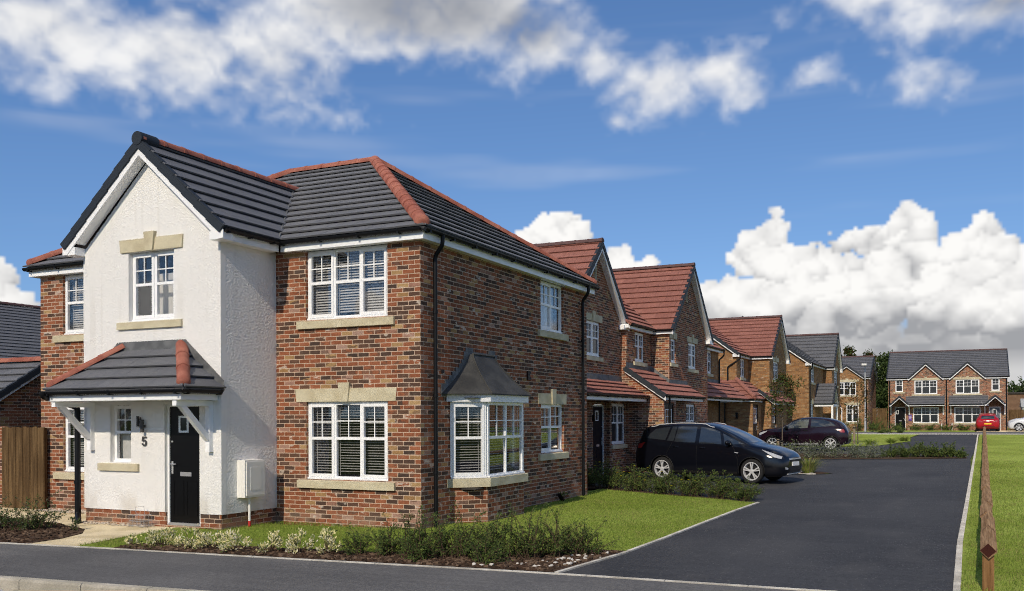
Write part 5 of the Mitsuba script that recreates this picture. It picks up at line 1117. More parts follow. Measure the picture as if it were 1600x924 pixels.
make_car(K1, MPV, M1, 'car_black', [
    ('window', 'car_glass', [(1.14, 1.055), (.60, 1.04), (.50, 1.335)], 'LR', .004), ('window', 'car_glass', [(.50, 1.045), (.40, 1.39), (.12, 1.475), (-.20, 1.51), (-.20, 1.06)], 'LR', .004),
    ('window', 'car_glass', [(-.32, 1.075), (-.32, 1.515), (-.93, 1.525), (-.98, 1.10)], 'LR', .004), ('window', 'car_glass', [(-1.01, 1.11), (-.97, 1.52), (-1.12, 1.515), (-1.22, 1.125)], 'LR', .004), ('window', 'car_glass', [(-1.28, 1.14), (-1.19, 1.51), (-1.66, 1.455), (-1.84, 1.31), (-1.88, 1.19)], 'LR', .004),
    ('windscreen', 'car_glass', [(1.24, -.60), (1.27, -.3), (1.275, 0), (1.27, .3), (1.24, .60), (.30, .54), (.24, 0), (.30, -.54)], 'T', .004), ('rear_window', 'car_glass', [(-1.95, -.5), (-1.95, .5), (-2.17, .52), (-2.17, -.52)], 'T', .004),
    ('headlight', 'lamp_clear', [(2.20, .735), (1.98, .82), (1.66, .915), (1.78, .85), (2.02, .72), (2.20, .67)], 'LR', .005), ('fog_light', 'lamp_clear', [(.52, .43), (.66, .46), (.66, .40), (.54, .38)], 'F', .006), ('fog_light', 'lamp_clear', [(-.52, .43), (-.66, .46), (-.66, .40), (-.54, .38)], 'F', .006),
    ('grille', 'car_trim', [(-.42, .645), (.42, .645), (.40, .59), (-.40, .59)], 'F', .004), ('grille_bar', 'alloy', [(-.46, .672), (.46, .672), (.44, .648), (-.44, .648)], 'F', .010), ('lower_grille', 'car_trim', [(-.50, .47), (.50, .47), (.46, .37), (-.46, .37)], 'F', .003),
    ('rear_light', 'lamp_red', [(-1.93, 1.08), (-2.17, 1.02), (-2.20, .90), (-2.06, .91)], 'LR', .005), ('side_repeater', 'lamp_clear', [(1.03, .83), (.90, .845), (.91, .82), (1.0, .81)], 'LR', .006), ('sill_trim', 'car_trim', [(.98, .31), (-.95, .31), (-.95, .22), (.98, .22)], 'LR', .003)],
    seams=[[(.98, .33), (1.02, .6), (.86, .98)], [(-.25, .33), (-.26, 1.0)], [(-.98, .46), (-1.22, .75), (-1.05, 1.07)]], mirror=(.72, 1.09, 'car_black'), handles=[(-.08, .93), (-.92, .965)], rails=True)
end_boxes(K1, M1, [('number_plate', 'plate_white', (2.325, 2.345, -.26, .26, .475, .585)), ('front_splitter', 'alloy', (2.25, 2.30, -.5, .5, .255, .275))])
HT = Car([(1.975, .36, .46, .58, .42, .66, .34, .69), (1.90, .25, .66, .68, .60, .76, .50, .80), (1.70, .19, .79, .80, .71, .86, .61, .905), (1.35, .18, .845, .88, .77, .935, .67, .985), (1.0, .18, .855, .90, .79, .97, .68, 1.03), (.7, .18, .86, .91, .795, 1.10, .67, 1.17), (.3, .18, .86, .925, .80, 1.30, .62, 1.365), (0, .18, .86, .94, .80, 1.385, .59, 1.445), (-.5, .18, .86, .97, .80, 1.40, .58, 1.465),
          (-1.0, .18, .865, 1.0, .80, 1.36, .56, 1.43), (-1.45, .20, .865, 1.02, .79, 1.25, .54, 1.33), (-1.68, .24, .85, 1.01, .77, 1.14, .56, 1.20), (-1.85, .30, .80, .93, .73, .98, .60, 1.01), (-1.955, .40, .70, .74, .64, .80, .52, .83)], (1.23, -1.23), .31, .20, .36)
def hatch_parts(pale=False):
    return [('window', 'car_glass_pale' if pale else 'car_glass', [(.86, .965), (-.28, .985), (-.32, 1.36), (.10, 1.345), (.36, 1.26)], 'LR', .004), ('window', 'car_glass', [(-.40, 1.0), (-.42, 1.365), (-.95, 1.335), (-1.32, 1.22), (-1.45, 1.09)], 'LR', .004),
            ('windscreen', 'car_glass', [(.98, -.56), (1.02, 0), (.98, .56), (.20, .50), (.14, 0), (.20, -.50)], 'T', .004), ('rear_window', 'car_glass', [(-.50, .99), (.50, .99), (.44, 1.24), (-.44, 1.24)], 'B', .005),
            ('headlight', 'lamp_clear', [(1.86, .74), (1.62, .83), (1.45, .86), (1.55, .78), (1.80, .66)], 'LR', .005), ('grille', 'car_trim', [(-.36, .62), (.36, .62), (.32, .40), (-.32, .40)], 'F', .004),
            ('rear_light', 'lamp_red', [(-1.50, .95), (-1.78, .93), (-1.83, .80), (-1.66, .80)], 'LR', .005)]
K2 = thing('parked_car', 'dark purple three door hatchback parked facing left before the buff brick houses', 'car')
S2 = 1.06; M2 = matrix(1.27, 32.6, .26, 180); M2[:3, :3] *= S2
make_car(K2, HT, M2, 'car_purple', hatch_parts(True) + [('roof_panel', 'car_black', [(.16, -.5), (.12, 0), (.16, .5), (-1.35, .46), (-1.40, 0), (-1.35, -.46)], 'T', .003), ('sill_strip', 'alloy', [(.80, .30), (-.72, .32), (-.76, .285), (.80, .26)], 'LR', .008), ('bumper_trim', 'car_trim', [(-.45, .50), (.45, .50), (.42, .40), (-.42, .40)], 'B', .004)], spokes=7, double=False,
         seams=[[(.86, .32), (.9, .6), (.80, .93)], [(-.36, .34), (-.38, .95)]], mirror=(.62, 1.0, 'car_trim'), handles=[(-.18, .88)])
K3 = thing('parked_car', 'red hatchback seen from behind outside the far pair of houses', 'car')
M3 = matrix(9.95, 76.3, gz(76.3) + .01, 90); M3[:3, :3] *= 1.05
make_car(K3, HT, M3, 'car_red', hatch_parts() + [('rear_light', 'lamp_red', [(.50, .90), (.70, .92), (.70, .78), (.56, .76)], 'B', .006), ('rear_light', 'lamp_red', [(-.50, .90), (-.70, .92), (-.70, .78), (-.56, .76)], 'B', .006), ('bumper_trim', 'car_trim', [(-.5, .44), (.5, .44), (.46, .40), (-.46, .40)], 'B', .004), ('tailgate_badge', 'alloy', [(-.12, .86), (.12, .86), (.10, .80), (-.10, .80)], 'B', .008)], mirror=(.62, 1.0, 'car_trim'), handles=[(-.18, .88)])
end_boxes(K3, M3, [('number_plate', 'plate_yellow', (-1.975, -1.94, -.26, .26, .56, .67))])
K4 = thing('parked_car', 'silver car whose bonnet shows at the right edge by the far fence', 'car')
M4 = matrix(13.62, 75.4, gz(75.4) + .01, 180); M4[:3, :3] *= 1.10
make_car(K4, HT, M4, 'car_silver', hatch_parts(), mirror=(.62, 1.0, 'car_silver'), handles=[(-.18, .88)])

# ------------------------------------------------------------------ fences, lamp post, stakes
FN = thing('side_gate', 'brown upright board gate left of the corner house', 'gate')
x = -10.12; i = 0
while x < -8.90:
    w_ = .112; m = MB(); z1 = 1.69 + .012 * math.sin(i * 2.3)
    m.add(np.array([[x, -.135, -.16], [x + w_, -.135, -.16], [x + w_, -.135, z1], [x, -.135, z1], [x, -.112, -.16], [x + w_, -.122, -.16], [x + w_, -.122, z1], [x, -.112, z1]]) - [0, .011 * (i % 2), 0], [[0, 1, 2, 3], [4, 7, 6, 5], [0, 4, 5, 1], [1, 5, 6, 2], [2, 6, 7, 3], [3, 7, 4, 0]])
    obj('board', m, 'fence_wood', FN); x += w_ - .004; i += 1
m = MB(); m.box(-8.93, -8.84, -.155, -.06, -.16, 1.68); obj('post', m, 'fence_wood', FN); m = MB(); m.box(-10.15, -8.93, -.11, -.07, .3, .38); m.box(-10.15, -8.93, -.11, -.07, 1.2, 1.28); obj('rail', m, 'fence_wood', FN)
PR = House(thing('brick_pier', 'narrow strip of brick wall at the left edge beside the gate', 'wall')); brick_wall(PR, front(-.02), sbox(-11.5, -.3, -10.14, 1.70)); PR.finish({'brick': 30})
# diamond rail on short posts along the right side of the drive
RL = thing('knee_rail', 'low timber rail of diamond section on posts along the grass right of the drive', 'fence')
ra, rb = np.array([8.30, -2.32]), np.array([9.62, 70.5]); rd = (rb - ra) / np.linalg.norm(rb - ra); rs = np.array([-rd[1], rd[0]]); RLn = np.linalg.norm(rb - ra); rz = .44
rng = random.Random(4); nseg = 41; seg = RLn / nseg
def rail_piece(t0, t1, r, off, dz0, dz1):
    a, b = ra + rd * t0 + rs * off, ra + rd * t1 + rs * off; v = []
    for p_, dz in ((a, dz0), (b, dz1)):
        z = gz(p_[1]) + rz + dz
        for e, q in ((-1, 0), (0, 1), (1, 0), (0, -1)): v.append([p_[0] + rs[0] * e * r, p_[1] + rs[1] * e * r, z + q * r])
    return np.array(v), np.array([[0, 1, 5, 4], [1, 2, 6, 5], [2, 3, 7, 6], [3, 0, 4, 7], [0, 3, 2, 1], [4, 5, 6, 7]])
for i in range(nseg):
    o, z0_, z1_ = rng.uniform(-.012, .012), rng.uniform(-.010, .010), rng.uniform(-.012, .012)
    obj('rail', rail_piece(i * seg + (.002 if i else 0), (i + 1) * seg - .002, .082, o, z0_, z1_), 'rail_wood', RL)
    for t_ in (.10, .16):
        if i < 18: obj('rail_strap', rail_piece(i * seg + t_ * 1.5 + .3 * rng.random(), i * seg + t_ * 1.5 + .335, .0835, o, z0_ * .8, z0_ * .8), 'galvanised' if t_ > .12 else 'post_wood', RL) if False else None
    p_ = ra + rd * (i * seg + .09); m = MB(); q = rz - .045; c = np.array([p_[0], p_[1], gz(p_[1]) + q / 2 - .15]); m.obox(c, (*(rd * .056), 0), (*(rs * .056), 0), (0, 0, q / 2 + .15)); obj('post', m, 'post_wood', RL)
    m = rail_piece(i * seg + .045, i * seg + .085, .0838, o, z0_ * .96, z0_ * .96); obj('strap', m, 'rail_end', RL) if i else None
m = MB(); v, f = rail_piece(-.0018, .003, .076, 0, 0, 0); obj('rail_end', (v, f), 'rail_end', RL)
LP = thing('street_lamp', 'slim grey lamp post standing in front of the house at the end', 'street lamp')
m = MB(); zb = gz(73); m.tube([(.43, 73, zb), (.43, 73, zb + 1.2)], .085, 10); m.tube([(.43, 73, zb + 1.2), (.43, 73, zb + 5.6)], .055, 10); obj('column', m, 'galvanised', LP, smooth=40); m = MB(); m.tube([(.43, 73, zb + 5.6), (.43, 72.9, zb + 5.75), (.43, 72.6, zb + 5.78)], .035, 8); obj('arm', m, 'galvanised', LP, smooth=40); m = MB(); m.obox((.43, 72.35, zb + 5.78), (.19, 0, 0), (0, .30, 0), (0, 0, .07)); obj('lantern', m, 'meter_white', LP)
def panel_fence(key, a, b, z0, z1, w=.16, bsdf='fence_wood'):
    a, b = np.array(a, float), np.array(b, float); L = np.linalg.norm(b - a); d = (b - a) / L; s = np.array([-d[1], d[0]]); n = int(L / w)
    for i in range(n):
        c = a + d * (i + .5) * w; m = MB(); m.obox((*c, (z0 + z1) / 2), (*(d * (w / 2 - .004)), 0), (*(s * (.012 + .004 * (i % 2))), 0), (0, 0, (z1 - z0) / 2)); obj('board', m, bsdf, key)
K = thing('board_fence', 'brown board fence between the far buff house and the wide pair of houses', 'fence'); panel_fence(K, (.50, 79.3), (1.88, 79.3), .5, 2.55)
K = thing('board_fence', 'brown board fence right of the wide pair of houses behind the silver car', 'fence'); panel_fence(K, (11.75, 80.2), (18, 80.6), .5, 2.35)
WH = thing('warehouse', 'long plain brown building beyond the fence at the right edge', 'building'); m = MB(); m.box(10, 60, 104, 120, 0, 4.25); obj('wall', m, 'warehouse', WH); m = MB(); m.box(9.8, 60.2, 103.8, 120.2, 4.25, 4.42); obj('parapet', m, 'joint_dark', WH)
SHD = thing('greenhouse', 'pale greenhouse showing above the fence at the right edge', 'greenhouse'); m = MB(); m.box(13.0, 17, 84, 87, .5, 2.6); obj('frame', m, 'galvanised', SHD); m = MB(); m.add([[12.9, 83.9, 2.6], [17.1, 83.9, 2.6], [17.1, 87.1, 2.6], [12.9, 87.1, 2.6], [12.9, 85.5, 3.4], [17.1, 85.5, 3.4]], [[0, 1, 5], [0, 5, 4], [2, 3, 4], [2, 4, 5], [1, 2, 5], [3, 0, 4], [0, 3, 2], [0, 2, 1]]); obj('roof', m, 'galvanised', SHD)

# ------------------------------------------------------------------ plants
def unit(v): return v / (np.linalg.norm(v, axis=-1, keepdims=True) + 1e-9)
def leaves(c, d, n, length, width, fold=.25):
    """Leaf blades with bases c, directions d, facing n: two bent halves each."""
    c, d = np.asarray(c, float), unit(np.asarray(d, float)); s = unit(np.cross(d, n)); n2 = np.cross(s, d)
    length = np.broadcast_to(length, (len(c),))[:, None]; width = np.broadcast_to(width, (len(c),))[:, None]
    mid = c + d * length * .45 - n2 * length * .05
    v = np.stack([c, mid + s * width / 2 + n2 * width * fold, c + d * length - n2 * length * .12, mid - s * width / 2 + n2 * width * fold], 1).reshape(-1, 3)
    k = np.arange(len(c))[:, None] * 4; return v, np.vstack([k + [0, 1, 2], k + [0, 2, 3]])
def split_leaves(key, c, d, n, length, width, mats, rng, weights=None, name='foliage'):
    pick = rng.choice(len(mats), len(c), p=weights)
    for i, b in enumerate(mats):
        q = pick == i
        if q.sum(): v, f = leaves(c[q], d[q], n[q], np.broadcast_to(length, (len(c),))[q], np.broadcast_to(width, (len(c),))[q]); obj(name, (v, f), b, key)
def dome(key, x, y, r, h, n, size, mats, seed, weights=None, shape=1.0, z0=None, lump=.5):
    """A rounded shrub: leaves in uneven clumps through a dome, on twigs."""
    rng = np.random.default_rng(seed); z0 = gz(y) if z0 is None else z0
    nc = max(5, int(n / 45)); a = rng.uniform(0, 2 * np.pi, nc); el = np.arccos(rng.uniform(.0, 1, nc)); rr = rng.uniform(.55, 1.0, nc)
    C = np.stack([np.cos(a) * np.sin(el) * r * rr, np.sin(a) * np.sin(el) * r * rr, np.cos(el) * h * rr * .9 + .04], -1)
    q = rng.integers(0, nc, n); P = C[q] + rng.normal(0, 1, (n, 3)) * r * .21 * lump * 1.6; P[:, 2] = np.abs(P[:, 2]) + .01
    d = unit(unit(P) * .9 + rng.normal(0, .55, (n, 3)) + [0, 0, .35]); nn = unit(rng.normal(0, .6, (n, 3)) + [0, 0, 1])
    split_leaves(key, P + [x, y, z0], d, nn, size * rng.uniform(.7, 1.3, n), size * .5 * rng.uniform(.8, 1.2, n), mats, rng, weights)
    m = MB()
    for c in C[:: max(1, nc // 14)]: m.tube([(x, y, z0 - .01), (x + c[0] * .5, y + c[1] * .5, z0 + c[2] * .6), (x + c[0], y + c[1], z0 + c[2])], [.008, .006, .003], 5)
    obj('stem', m, 'stem', key)
def arching(key, x, y, h, spread, stems, per, size, mats, seed, weights=None, up=.75, flowers=0, droop=.5):
    """A shrub of arching sprays set with small leaves."""
    rng = np.random.default_rng(seed); z0 = gz(y); m = MB(); Cs, Ds = [], []
    for i in range(stems):
        a = rng.uniform(0, 2 * np.pi); L = h * (rng.uniform(.35, .95) if rng.random() < .85 else rng.uniform(1.0, 1.45)); out = spread * rng.uniform(.2, 1.0); t = np.linspace(0, 1, 9); b0 = rng.uniform(0, .55) * spread; b1 = rng.uniform(0, 6.28)
        p = np.stack([x + np.cos(b1) * b0 + np.cos(a) * out * t ** 1.2, y + np.sin(b1) * b0 + np.sin(a) * out * t ** 1.2, z0 + L * (t * (1 + up) - droop * t ** 2.2) / (1 + up - droop)], -1) + np.cumsum(rng.normal(0, .012, (9, 3)), 0) * t[:, None]
        p[:, 2] = np.maximum(p[:, 2], z0); m.tube(p, np.linspace(.006, .0022, 9), 4, caps=False)
        u = rng.uniform(.08, 1, per) ** .8 * 8; k = np.minimum(u.astype(int), 7); w = p[k] + (p[k + 1] - p[k]) * (u - k)[:, None]
        Cs.append(w + rng.normal(0, .018, (per, 3))); Ds.append(unit(unit(p[k + 1] - p[k]) * .5 + rng.normal(0, .8, (per, 3))))
    C, D = np.vstack(Cs), np.vstack(Ds); C[:, 2] = np.maximum(C[:, 2], z0 + .005); N = unit(rng.normal(0, .6, C.shape) + [0, 0, 1])
    split_leaves(key, C, D, N, size * rng.uniform(.7, 1.35, len(C)), size * .48 * rng.uniform(.8, 1.2, len(C)), mats, rng, weights); obj('stem', m, 'stem', key)
    for i in range(flowers):
        qs = Cs[rng.integers(0, stems)]; c = qs[np.argmax(qs[:, 2])] + [0, -.03, .03]; a = np.arange(5) * 1.2566; d = np.stack([np.cos(a), np.sin(a), np.full(5, .55)], -1)
        v, f = leaves(np.repeat(c[None], 5, 0), d, np.repeat([[0, 0, 1.]], 5, 0), .042, .040); obj('flower', (v, f), 'petal_yellow', key)
def tuft(key, x, y, h, spread, n, width, mats, seed, weights=None, arch=.6, z0=None):
    """A tussock of long arching blades."""
    rng = np.random.default_rng(seed); z0 = gz(y) if z0 is None else z0; a = rng.uniform(0, 2 * np.pi, n); L = h * rng.uniform(.6, 1.25, n); o = spread * rng.uniform(.1, 1, n); t = np.array([0, .4, .75, 1.])
    base = np.stack([x + np.cos(a) * o * .25, y + np.sin(a) * o * .25, np.full(n, z0)], -1); s = np.stack([-np.sin(a), np.cos(a), 0 * a], -1); pick = rng.choice(len(mats), n, p=weights); V = []
    for tt, ww in zip(t, (1, .9, .6, .06)):
        c = base + np.stack([np.cos(a) * o * tt ** 1.6, np.sin(a) * o * tt ** 1.6, L * (tt - arch * .5 * tt ** 3)], -1); V += [c - s * width * ww / 2, c + s * width * ww / 2]
    V = np.stack(V, 1)
    for i, b in enumerate(mats):
        q = np.nonzero(pick == i)[0]
        if len(q): k = np.arange(len(q))[:, None] * 8; obj('blades', (V[q].reshape(-1, 3), np.vstack([np.vstack([k + [2 * j, 2 * j + 1, 2 * j + 3], k + [2 * j, 2 * j + 3, 2 * j + 2]]) for j in range(3)])), b, key)
def tree(key, x, y, h, trunk, cr, n, size, mats, seed, crown0=.35, weights=None, zs=1.0, limbs=14, z0=None, spread=1., dense=1.):
    """Tapered trunk, limbs and twigs, and leaves in clumps on the twig ends."""
    rng = np.random.default_rng(seed); z0 = gz(y) - .05 if z0 is None else z0; m = MB(); t = np.linspace(0, 1, 9)
    lean = np.cumsum(rng.normal(0, .012 * h, (9, 2)), 0) * t[:, None]; axis = np.c_[x + lean[:, 0] * .3, y + lean[:, 1] * .3, z0 + t * h * .93]; m.tube(axis, trunk * (1 - .86 * t) + .004, 9); ends = []
    for i in range(limbs):
        f = crown0 + (1 - crown0) * (i + .5) / limbs; p0 = np.array([np.interp(f * .93, t * .93, axis[:, k]) for k in range(3)]); a = i * 2.4 + rng.uniform(-.5, .5); rad = cr * (math.sin(math.pi * min(1, .18 + .82 * (f - crown0) / (1 - crown0))) ** .6) * rng.uniform(.7, 1.15) * spread
        d = np.array([math.cos(a), math.sin(a), rng.uniform(.35, .95) * zs]); p2 = p0 + d * rad; p1 = p0 + d * rad * .5 + [0, 0, -.06 * rad]; r0 = trunk * .45 * (1 - f * .6); m.tube([p0, p1, p2], [r0, r0 * .6, r0 * .2 + .002], 6)
        for j in range(5):
            u = rng.uniform(.35, 1.0); c = p0 + (p2 - p0) * u; e = c + unit(rng.normal(0, 1, 3) + d * .8) * rad * rng.uniform(.25, .5); m.tube([c, e], [r0 * .25 + .002, .002], 4); ends.append(e)
        ends.append(p2)
    obj('trunk', m, 'trunk', key, smooth=45); E = np.array(ends); q = rng.integers(0, len(E), n); P = E[q] + rng.normal(0, 1, (n, 3)) * cr * .16 * dense; d = unit(rng.normal(0, 1, (n, 3)) + [0, 0, -.2]); N = unit(rng.normal(0, .7, (n, 3)) + [0, 0, .8])
    split_leaves(key, P, d, N, size * rng.uniform(.7, 1.35, n), size * .62 * rng.uniform(.8, 1.2, n), mats, rng, weights, name='crown')

G3 = ['leaf_green', 'leaf_dark', 'leaf_fresh']
VG = ['leaf_cream', 'leaf_cream_pale', 'leaf_fresh', 'leaf_green']
def by_bearing(*a): return sorted(a, key=lambda q: math.atan2(q[0] - CAM[0], q[1] - CAM[1]))
ORD = ['first', 'second', 'third', 'fourth', 'fifth', 'sixth', 'seventh', 'eighth', 'ninth', 'tenth', 'eleventh']
for i, (x, y, r, h) in enumerate(((-2.78, -3.42, .12, .16), (-2.42, -3.22, .21, .25), (-1.88, -3.20, .20, .29), (-1.48, -3.22, .17, .26), (-1.02, -3.24, .20, .31), (-.56, -3.08, .18, .28), (-.10, -3.02, .18, .27), (.34, -2.98, .16, .34))):
    k = thing('variegated_shrub', f'{ORD[i]} small cream and green shrub from the left in the bark bed', 'shrub', 'cream shrubs along the pavement'); dome(k, x, y, r * 1.12, h, 520 if i else 180, .042, VG, 20 + i, [.46, .26, .18, .10], lump=.42)
for i, (x, y, h, sp, st) in enumerate(((.72, -2.86, .36, .22, 22), (1.12, -2.72, .46, .34, 34), (1.50, -2.62, .56, .36, 38), (1.84, -2.52, .58, .40, 42), (2.20, -2.40, .62, .40, 44), (2.55, -2.30, .58, .40, 44), (2.88, -2.12, .62, .42, 46), (3.18, -1.86, .58, .42, 44), (3.46, -1.60, .44, .38, 36), (1.72, -2.95, .30, .26, 24), (2.62, -2.78, .34, .28, 28))):
    k = thing('dark_shrub', f'{ORD[i] if i < 9 else ("left", "right")[i - 9]} dark green arching shrub ' + ('from the left in the row at the pavement corner' if i < 9 else 'at the front of the row by the pavement edge'), 'shrub', 'dark shrubs at the pavement corner'); arching(k, x, y, h * .80, sp * 1.05, int(st * 1.35), 34, .034, G3, 60 + i, [.5, .30, .20], droop=.7)
m = MB(); rng = np.random.default_rng(5)
for i, (x, y, h, sp, st, fl) in enumerate(((-.9, 9.85, .50, .52, 44, 5), (-.1, 9.45, .50, .55, 46, 6), (.75, 9.0, .44, .52, 44, 6), (1.55, 8.55, .42, .5, 42, 5), (2.35, 8.2, .40, .5, 42, 4), (3.1, 7.85, .42, .48, 40, 3), (3.72, 7.5, .34, .36, 32, 1))):
    k = thing('flowering_shrub', f'{ORD[i]} yellow flowered shrub from the left in front of the black people carrier', 'shrub', 'yellow flowered shrubs before the black car'); arching(k, x, y, h, sp * 1.1, int(st * 1.8), 38, .042, G3, 90 + i, [.55, .25, .2], flowers=fl, droop=.8)
for i, (x, y, r, h) in enumerate(((2.2, 25.5, .75, .62), (3.0, 25.9, .80, .66), (3.9, 26.2, .85, .60), (4.7, 26.5, .70, .50))):
    k = thing('silver_shrub', f'{ORD[i]} silvery grey shrub from the left in front of the purple car', 'shrub', 'silver shrubs before the purple car'); dome(k, x, y, r, h, 900, .075, ['leaf_silver', 'leaf_silver_dark', 'leaf_green'], 120 + i, [.6, .28, .12])
k = thing('tussock_grass', 'clump of straw coloured grass on the kerbed tip beyond the black car bonnet', 'grass clump'); tuft(k, 3.75, 16.75, .62, .62, 420, .010, ['blade_dry', 'leaf_straw', 'blade', 'blade_dark'], 7, [.3, .2, .3, .2])
k = thing('low_shrub', 'small rusty green shrub left of the straw coloured grass clump', 'shrub'); arching(k, 2.6, 17.2, .55, .5, 30, 30, .06, ['leaf_green', 'leaf_bronze', 'leaf_fresh'], 8, [.5, .25, .25])
k = thing('low_shrub', 'green shrub at the foot of the staked young tree beyond the black car', 'shrub'); arching(k, 1.4, 25.0, .5, .7, 34, 30, .07, ['leaf_fresh', 'leaf_green', 'leaf_bronze'], 9, [.5, .3, .2])
for i, (x, y, h, sp) in enumerate(((5.45, 26.9, .42, .45), (5.95, 27.2, .36, .3), (6.45, 27.4, .50, .42), (6.85, 27.5, .40, .36), (7.25, 27.5, .46, .42), (7.62, 27.6, .42, .24), (8.0, 27.4, .26, .2))):
    k = thing('bed_plant', f'{ORD[i]} green plant from the left in the strip of soil crossing the drive', 'plant', 'plants in the strip across the drive'); arching(k, x, y, h, sp * 1.15, 34, 30, .075, G3, 140 + i, [.45, .3, .25])
for i, (x, y, h, sp, lab) in enumerate(((-7.6, -2.35, .40, .55, 'spiky dark plant at the far left of the bark bed by the path'), (-6.75, -2.75, .44, .55, 'spiky dark plant nearest the pavement in the left bark bed'), (-6.05, -2.55, .42, .50, 'spiky dark plant closest to the downpipe in the left bark bed'), (-7.1, -3.4, .34, .5, 'low spiky plant at the edge of the left bark bed'))):
    k = thing('spiky_plant', lab, 'plant'); arching(k, x, y, h, sp, 44, 26, .045, ['leaf_dark', 'leaf_green', 'leaf_silver_dark'], 160 + i, [.5, .3, .2])
k = thing('small_plant', 'small grey green seedling alone in the bark bed beside the path', 'plant'); dome(k, -5.28, -2.35, .11, .16, 90, .05, ['leaf_silver_dark', 'leaf_green'], 170)
for i, (x, y, h, sp) in enumerate(by_bearing((2.6, 77.6, .6, .8), (4.2, 78.2, .5, .9), (5.4, 78.2, .5, .9), (6.8, 78.3, .5, .8), (8.2, 78.3, .5, .8), (1.0, 77.5, .9, .9), (-.3, 75, 1.2, .8), (.9, 74.4, .9, .8), (-1.6, 74.8, .8, .8), (3.4, 68, .5, .9), (2.2, 67.5, .4, .9))):
    k = thing('garden_shrub', f'{ORD[i]} small green shrub from the left along the far front gardens', 'shrub', 'garden shrubs of the far houses'); arching(k, x, y, h, sp, 22, 24, .12, G3, 180 + i, [.5, .25, .25])
for i, (x, y) in enumerate(by_bearing((3.6, 40.2), (4.4, 43.5), (4.9, 47), (1.6, 45), (2.2, 41.3))):
    k = thing('verge_plant', f'{ORD[i]} tuft of weeds from the left on the verge around the far staked tree', 'plant', 'weeds on the far verge'); tuft(k, x, y, .40, .8, 160, .02, ['blade_dark', 'blade', 'blade_dry'], 200 + i, [.4, .4, .2])
k = thing('small_plant', 'sprig of leaves growing from the black drain shoe at the brick wall', 'plant'); dome(k, .16, 5.72, .10, .12, 70, .045, ['leaf_fresh', 'leaf_green'], 171, z0=.06)
# young trees on stakes
def stake(x, y, h, label, r=.05):
    k = thing('tree_stake', label, 'stake'); z = gz(y); m = MB(); m.tube([(x, y, z - .1), (x, y, z + h)], r, 8); obj('post', m, 'stake_wood', k, smooth=40); m = MB(); m.tube([(x, y, z + h * .86), (x, y, z + h * .93)], r * 1.12, 8); m.box(x, x + .22, y - .012, y + .012, z + h * .86, z + h * .92); obj('tie', m, 'car_trim', k)
k = thing('young_tree', 'slim young tree with sparse bronze green leaves in front of the buff house', 'tree'); tree(k, .75, 29.8, 3.7, .030, .60, 1500, .10, ['leaf_bronze', 'leaf_green', 'leaf_tree'], 31, crown0=.42, weights=[.35, .35, .3], limbs=16)
stake(.58, 29.7, .62, 'short pale stake beside the bronze leaved young tree', .06)
k = thing('young_tree', 'thin young tree with few brown leaves standing on the far verge', 'tree'); tree(k, 2.82, 41.5, 3.6, .028, .80, 620, .11, ['leaf_bronze', 'leaf_tree'], 33, crown0=.42, weights=[.7, .3], limbs=15)
stake(2.66, 41.3, 1.0, 'tall pale stake beside the brown leaved young tree', .07); 
# trees beyond the houses
k = thing('tall_tree', 'dense dark green tree between the far buff house and the wide pair of houses', 'tree'); tree(k, .95, 95, 8.0, .22, 1.55, 5500, .34, ['leaf_tree', 'leaf_dark', 'leaf_green'], 41, crown0=.12, weights=[.45, .35, .2], limbs=26, dense=1.4)
k = thing('tall_tree', 'dark tree whose lower crown fills the gap above the far board fence', 'tree'); tree(k, 2.0, 97, 6.2, .2, 1.9, 4500, .34, ['leaf_tree', 'leaf_dark', 'leaf_green'], 42, crown0=.12, weights=[.5, .35, .15], limbs=22, dense=1.4)
k = thing('tall_tree', 'conifer top showing above the left of the far buff house roof', 'tree'); tree(k, -3.3, 98, 9.5, .16, 1.1, 2200, .30, ['leaf_tree', 'leaf_bronze', 'leaf_green'], 43, crown0=.2, weights=[.4, .35, .25], limbs=22)
k = thing('tall_tree', 'small tree top showing above the middle of the far buff house roof', 'tree'); tree(k, -1.5, 99, 9.0, .16, 1.3, 2000, .30, ['leaf_tree', 'leaf_bronze', 'leaf_green'], 44, crown0=.25, weights=[.5, .3, .2], limbs=18)
for i, (x, h) in enumerate(((15.0, 5.0), (17.0, 5.3), (19.4, 5.2), (22, 5.6))):
    k = thing('tall_tree', f'{ORD[i]} tree from the left beyond the long brown building', 'tree', 'trees beyond the brown building'); tree(k, x, 128, h, .2, 2.2, 1400, .45, ['leaf_tree', 'leaf_dark'], 50 + i, crown0=.15, limbs=16, dense=1.3)

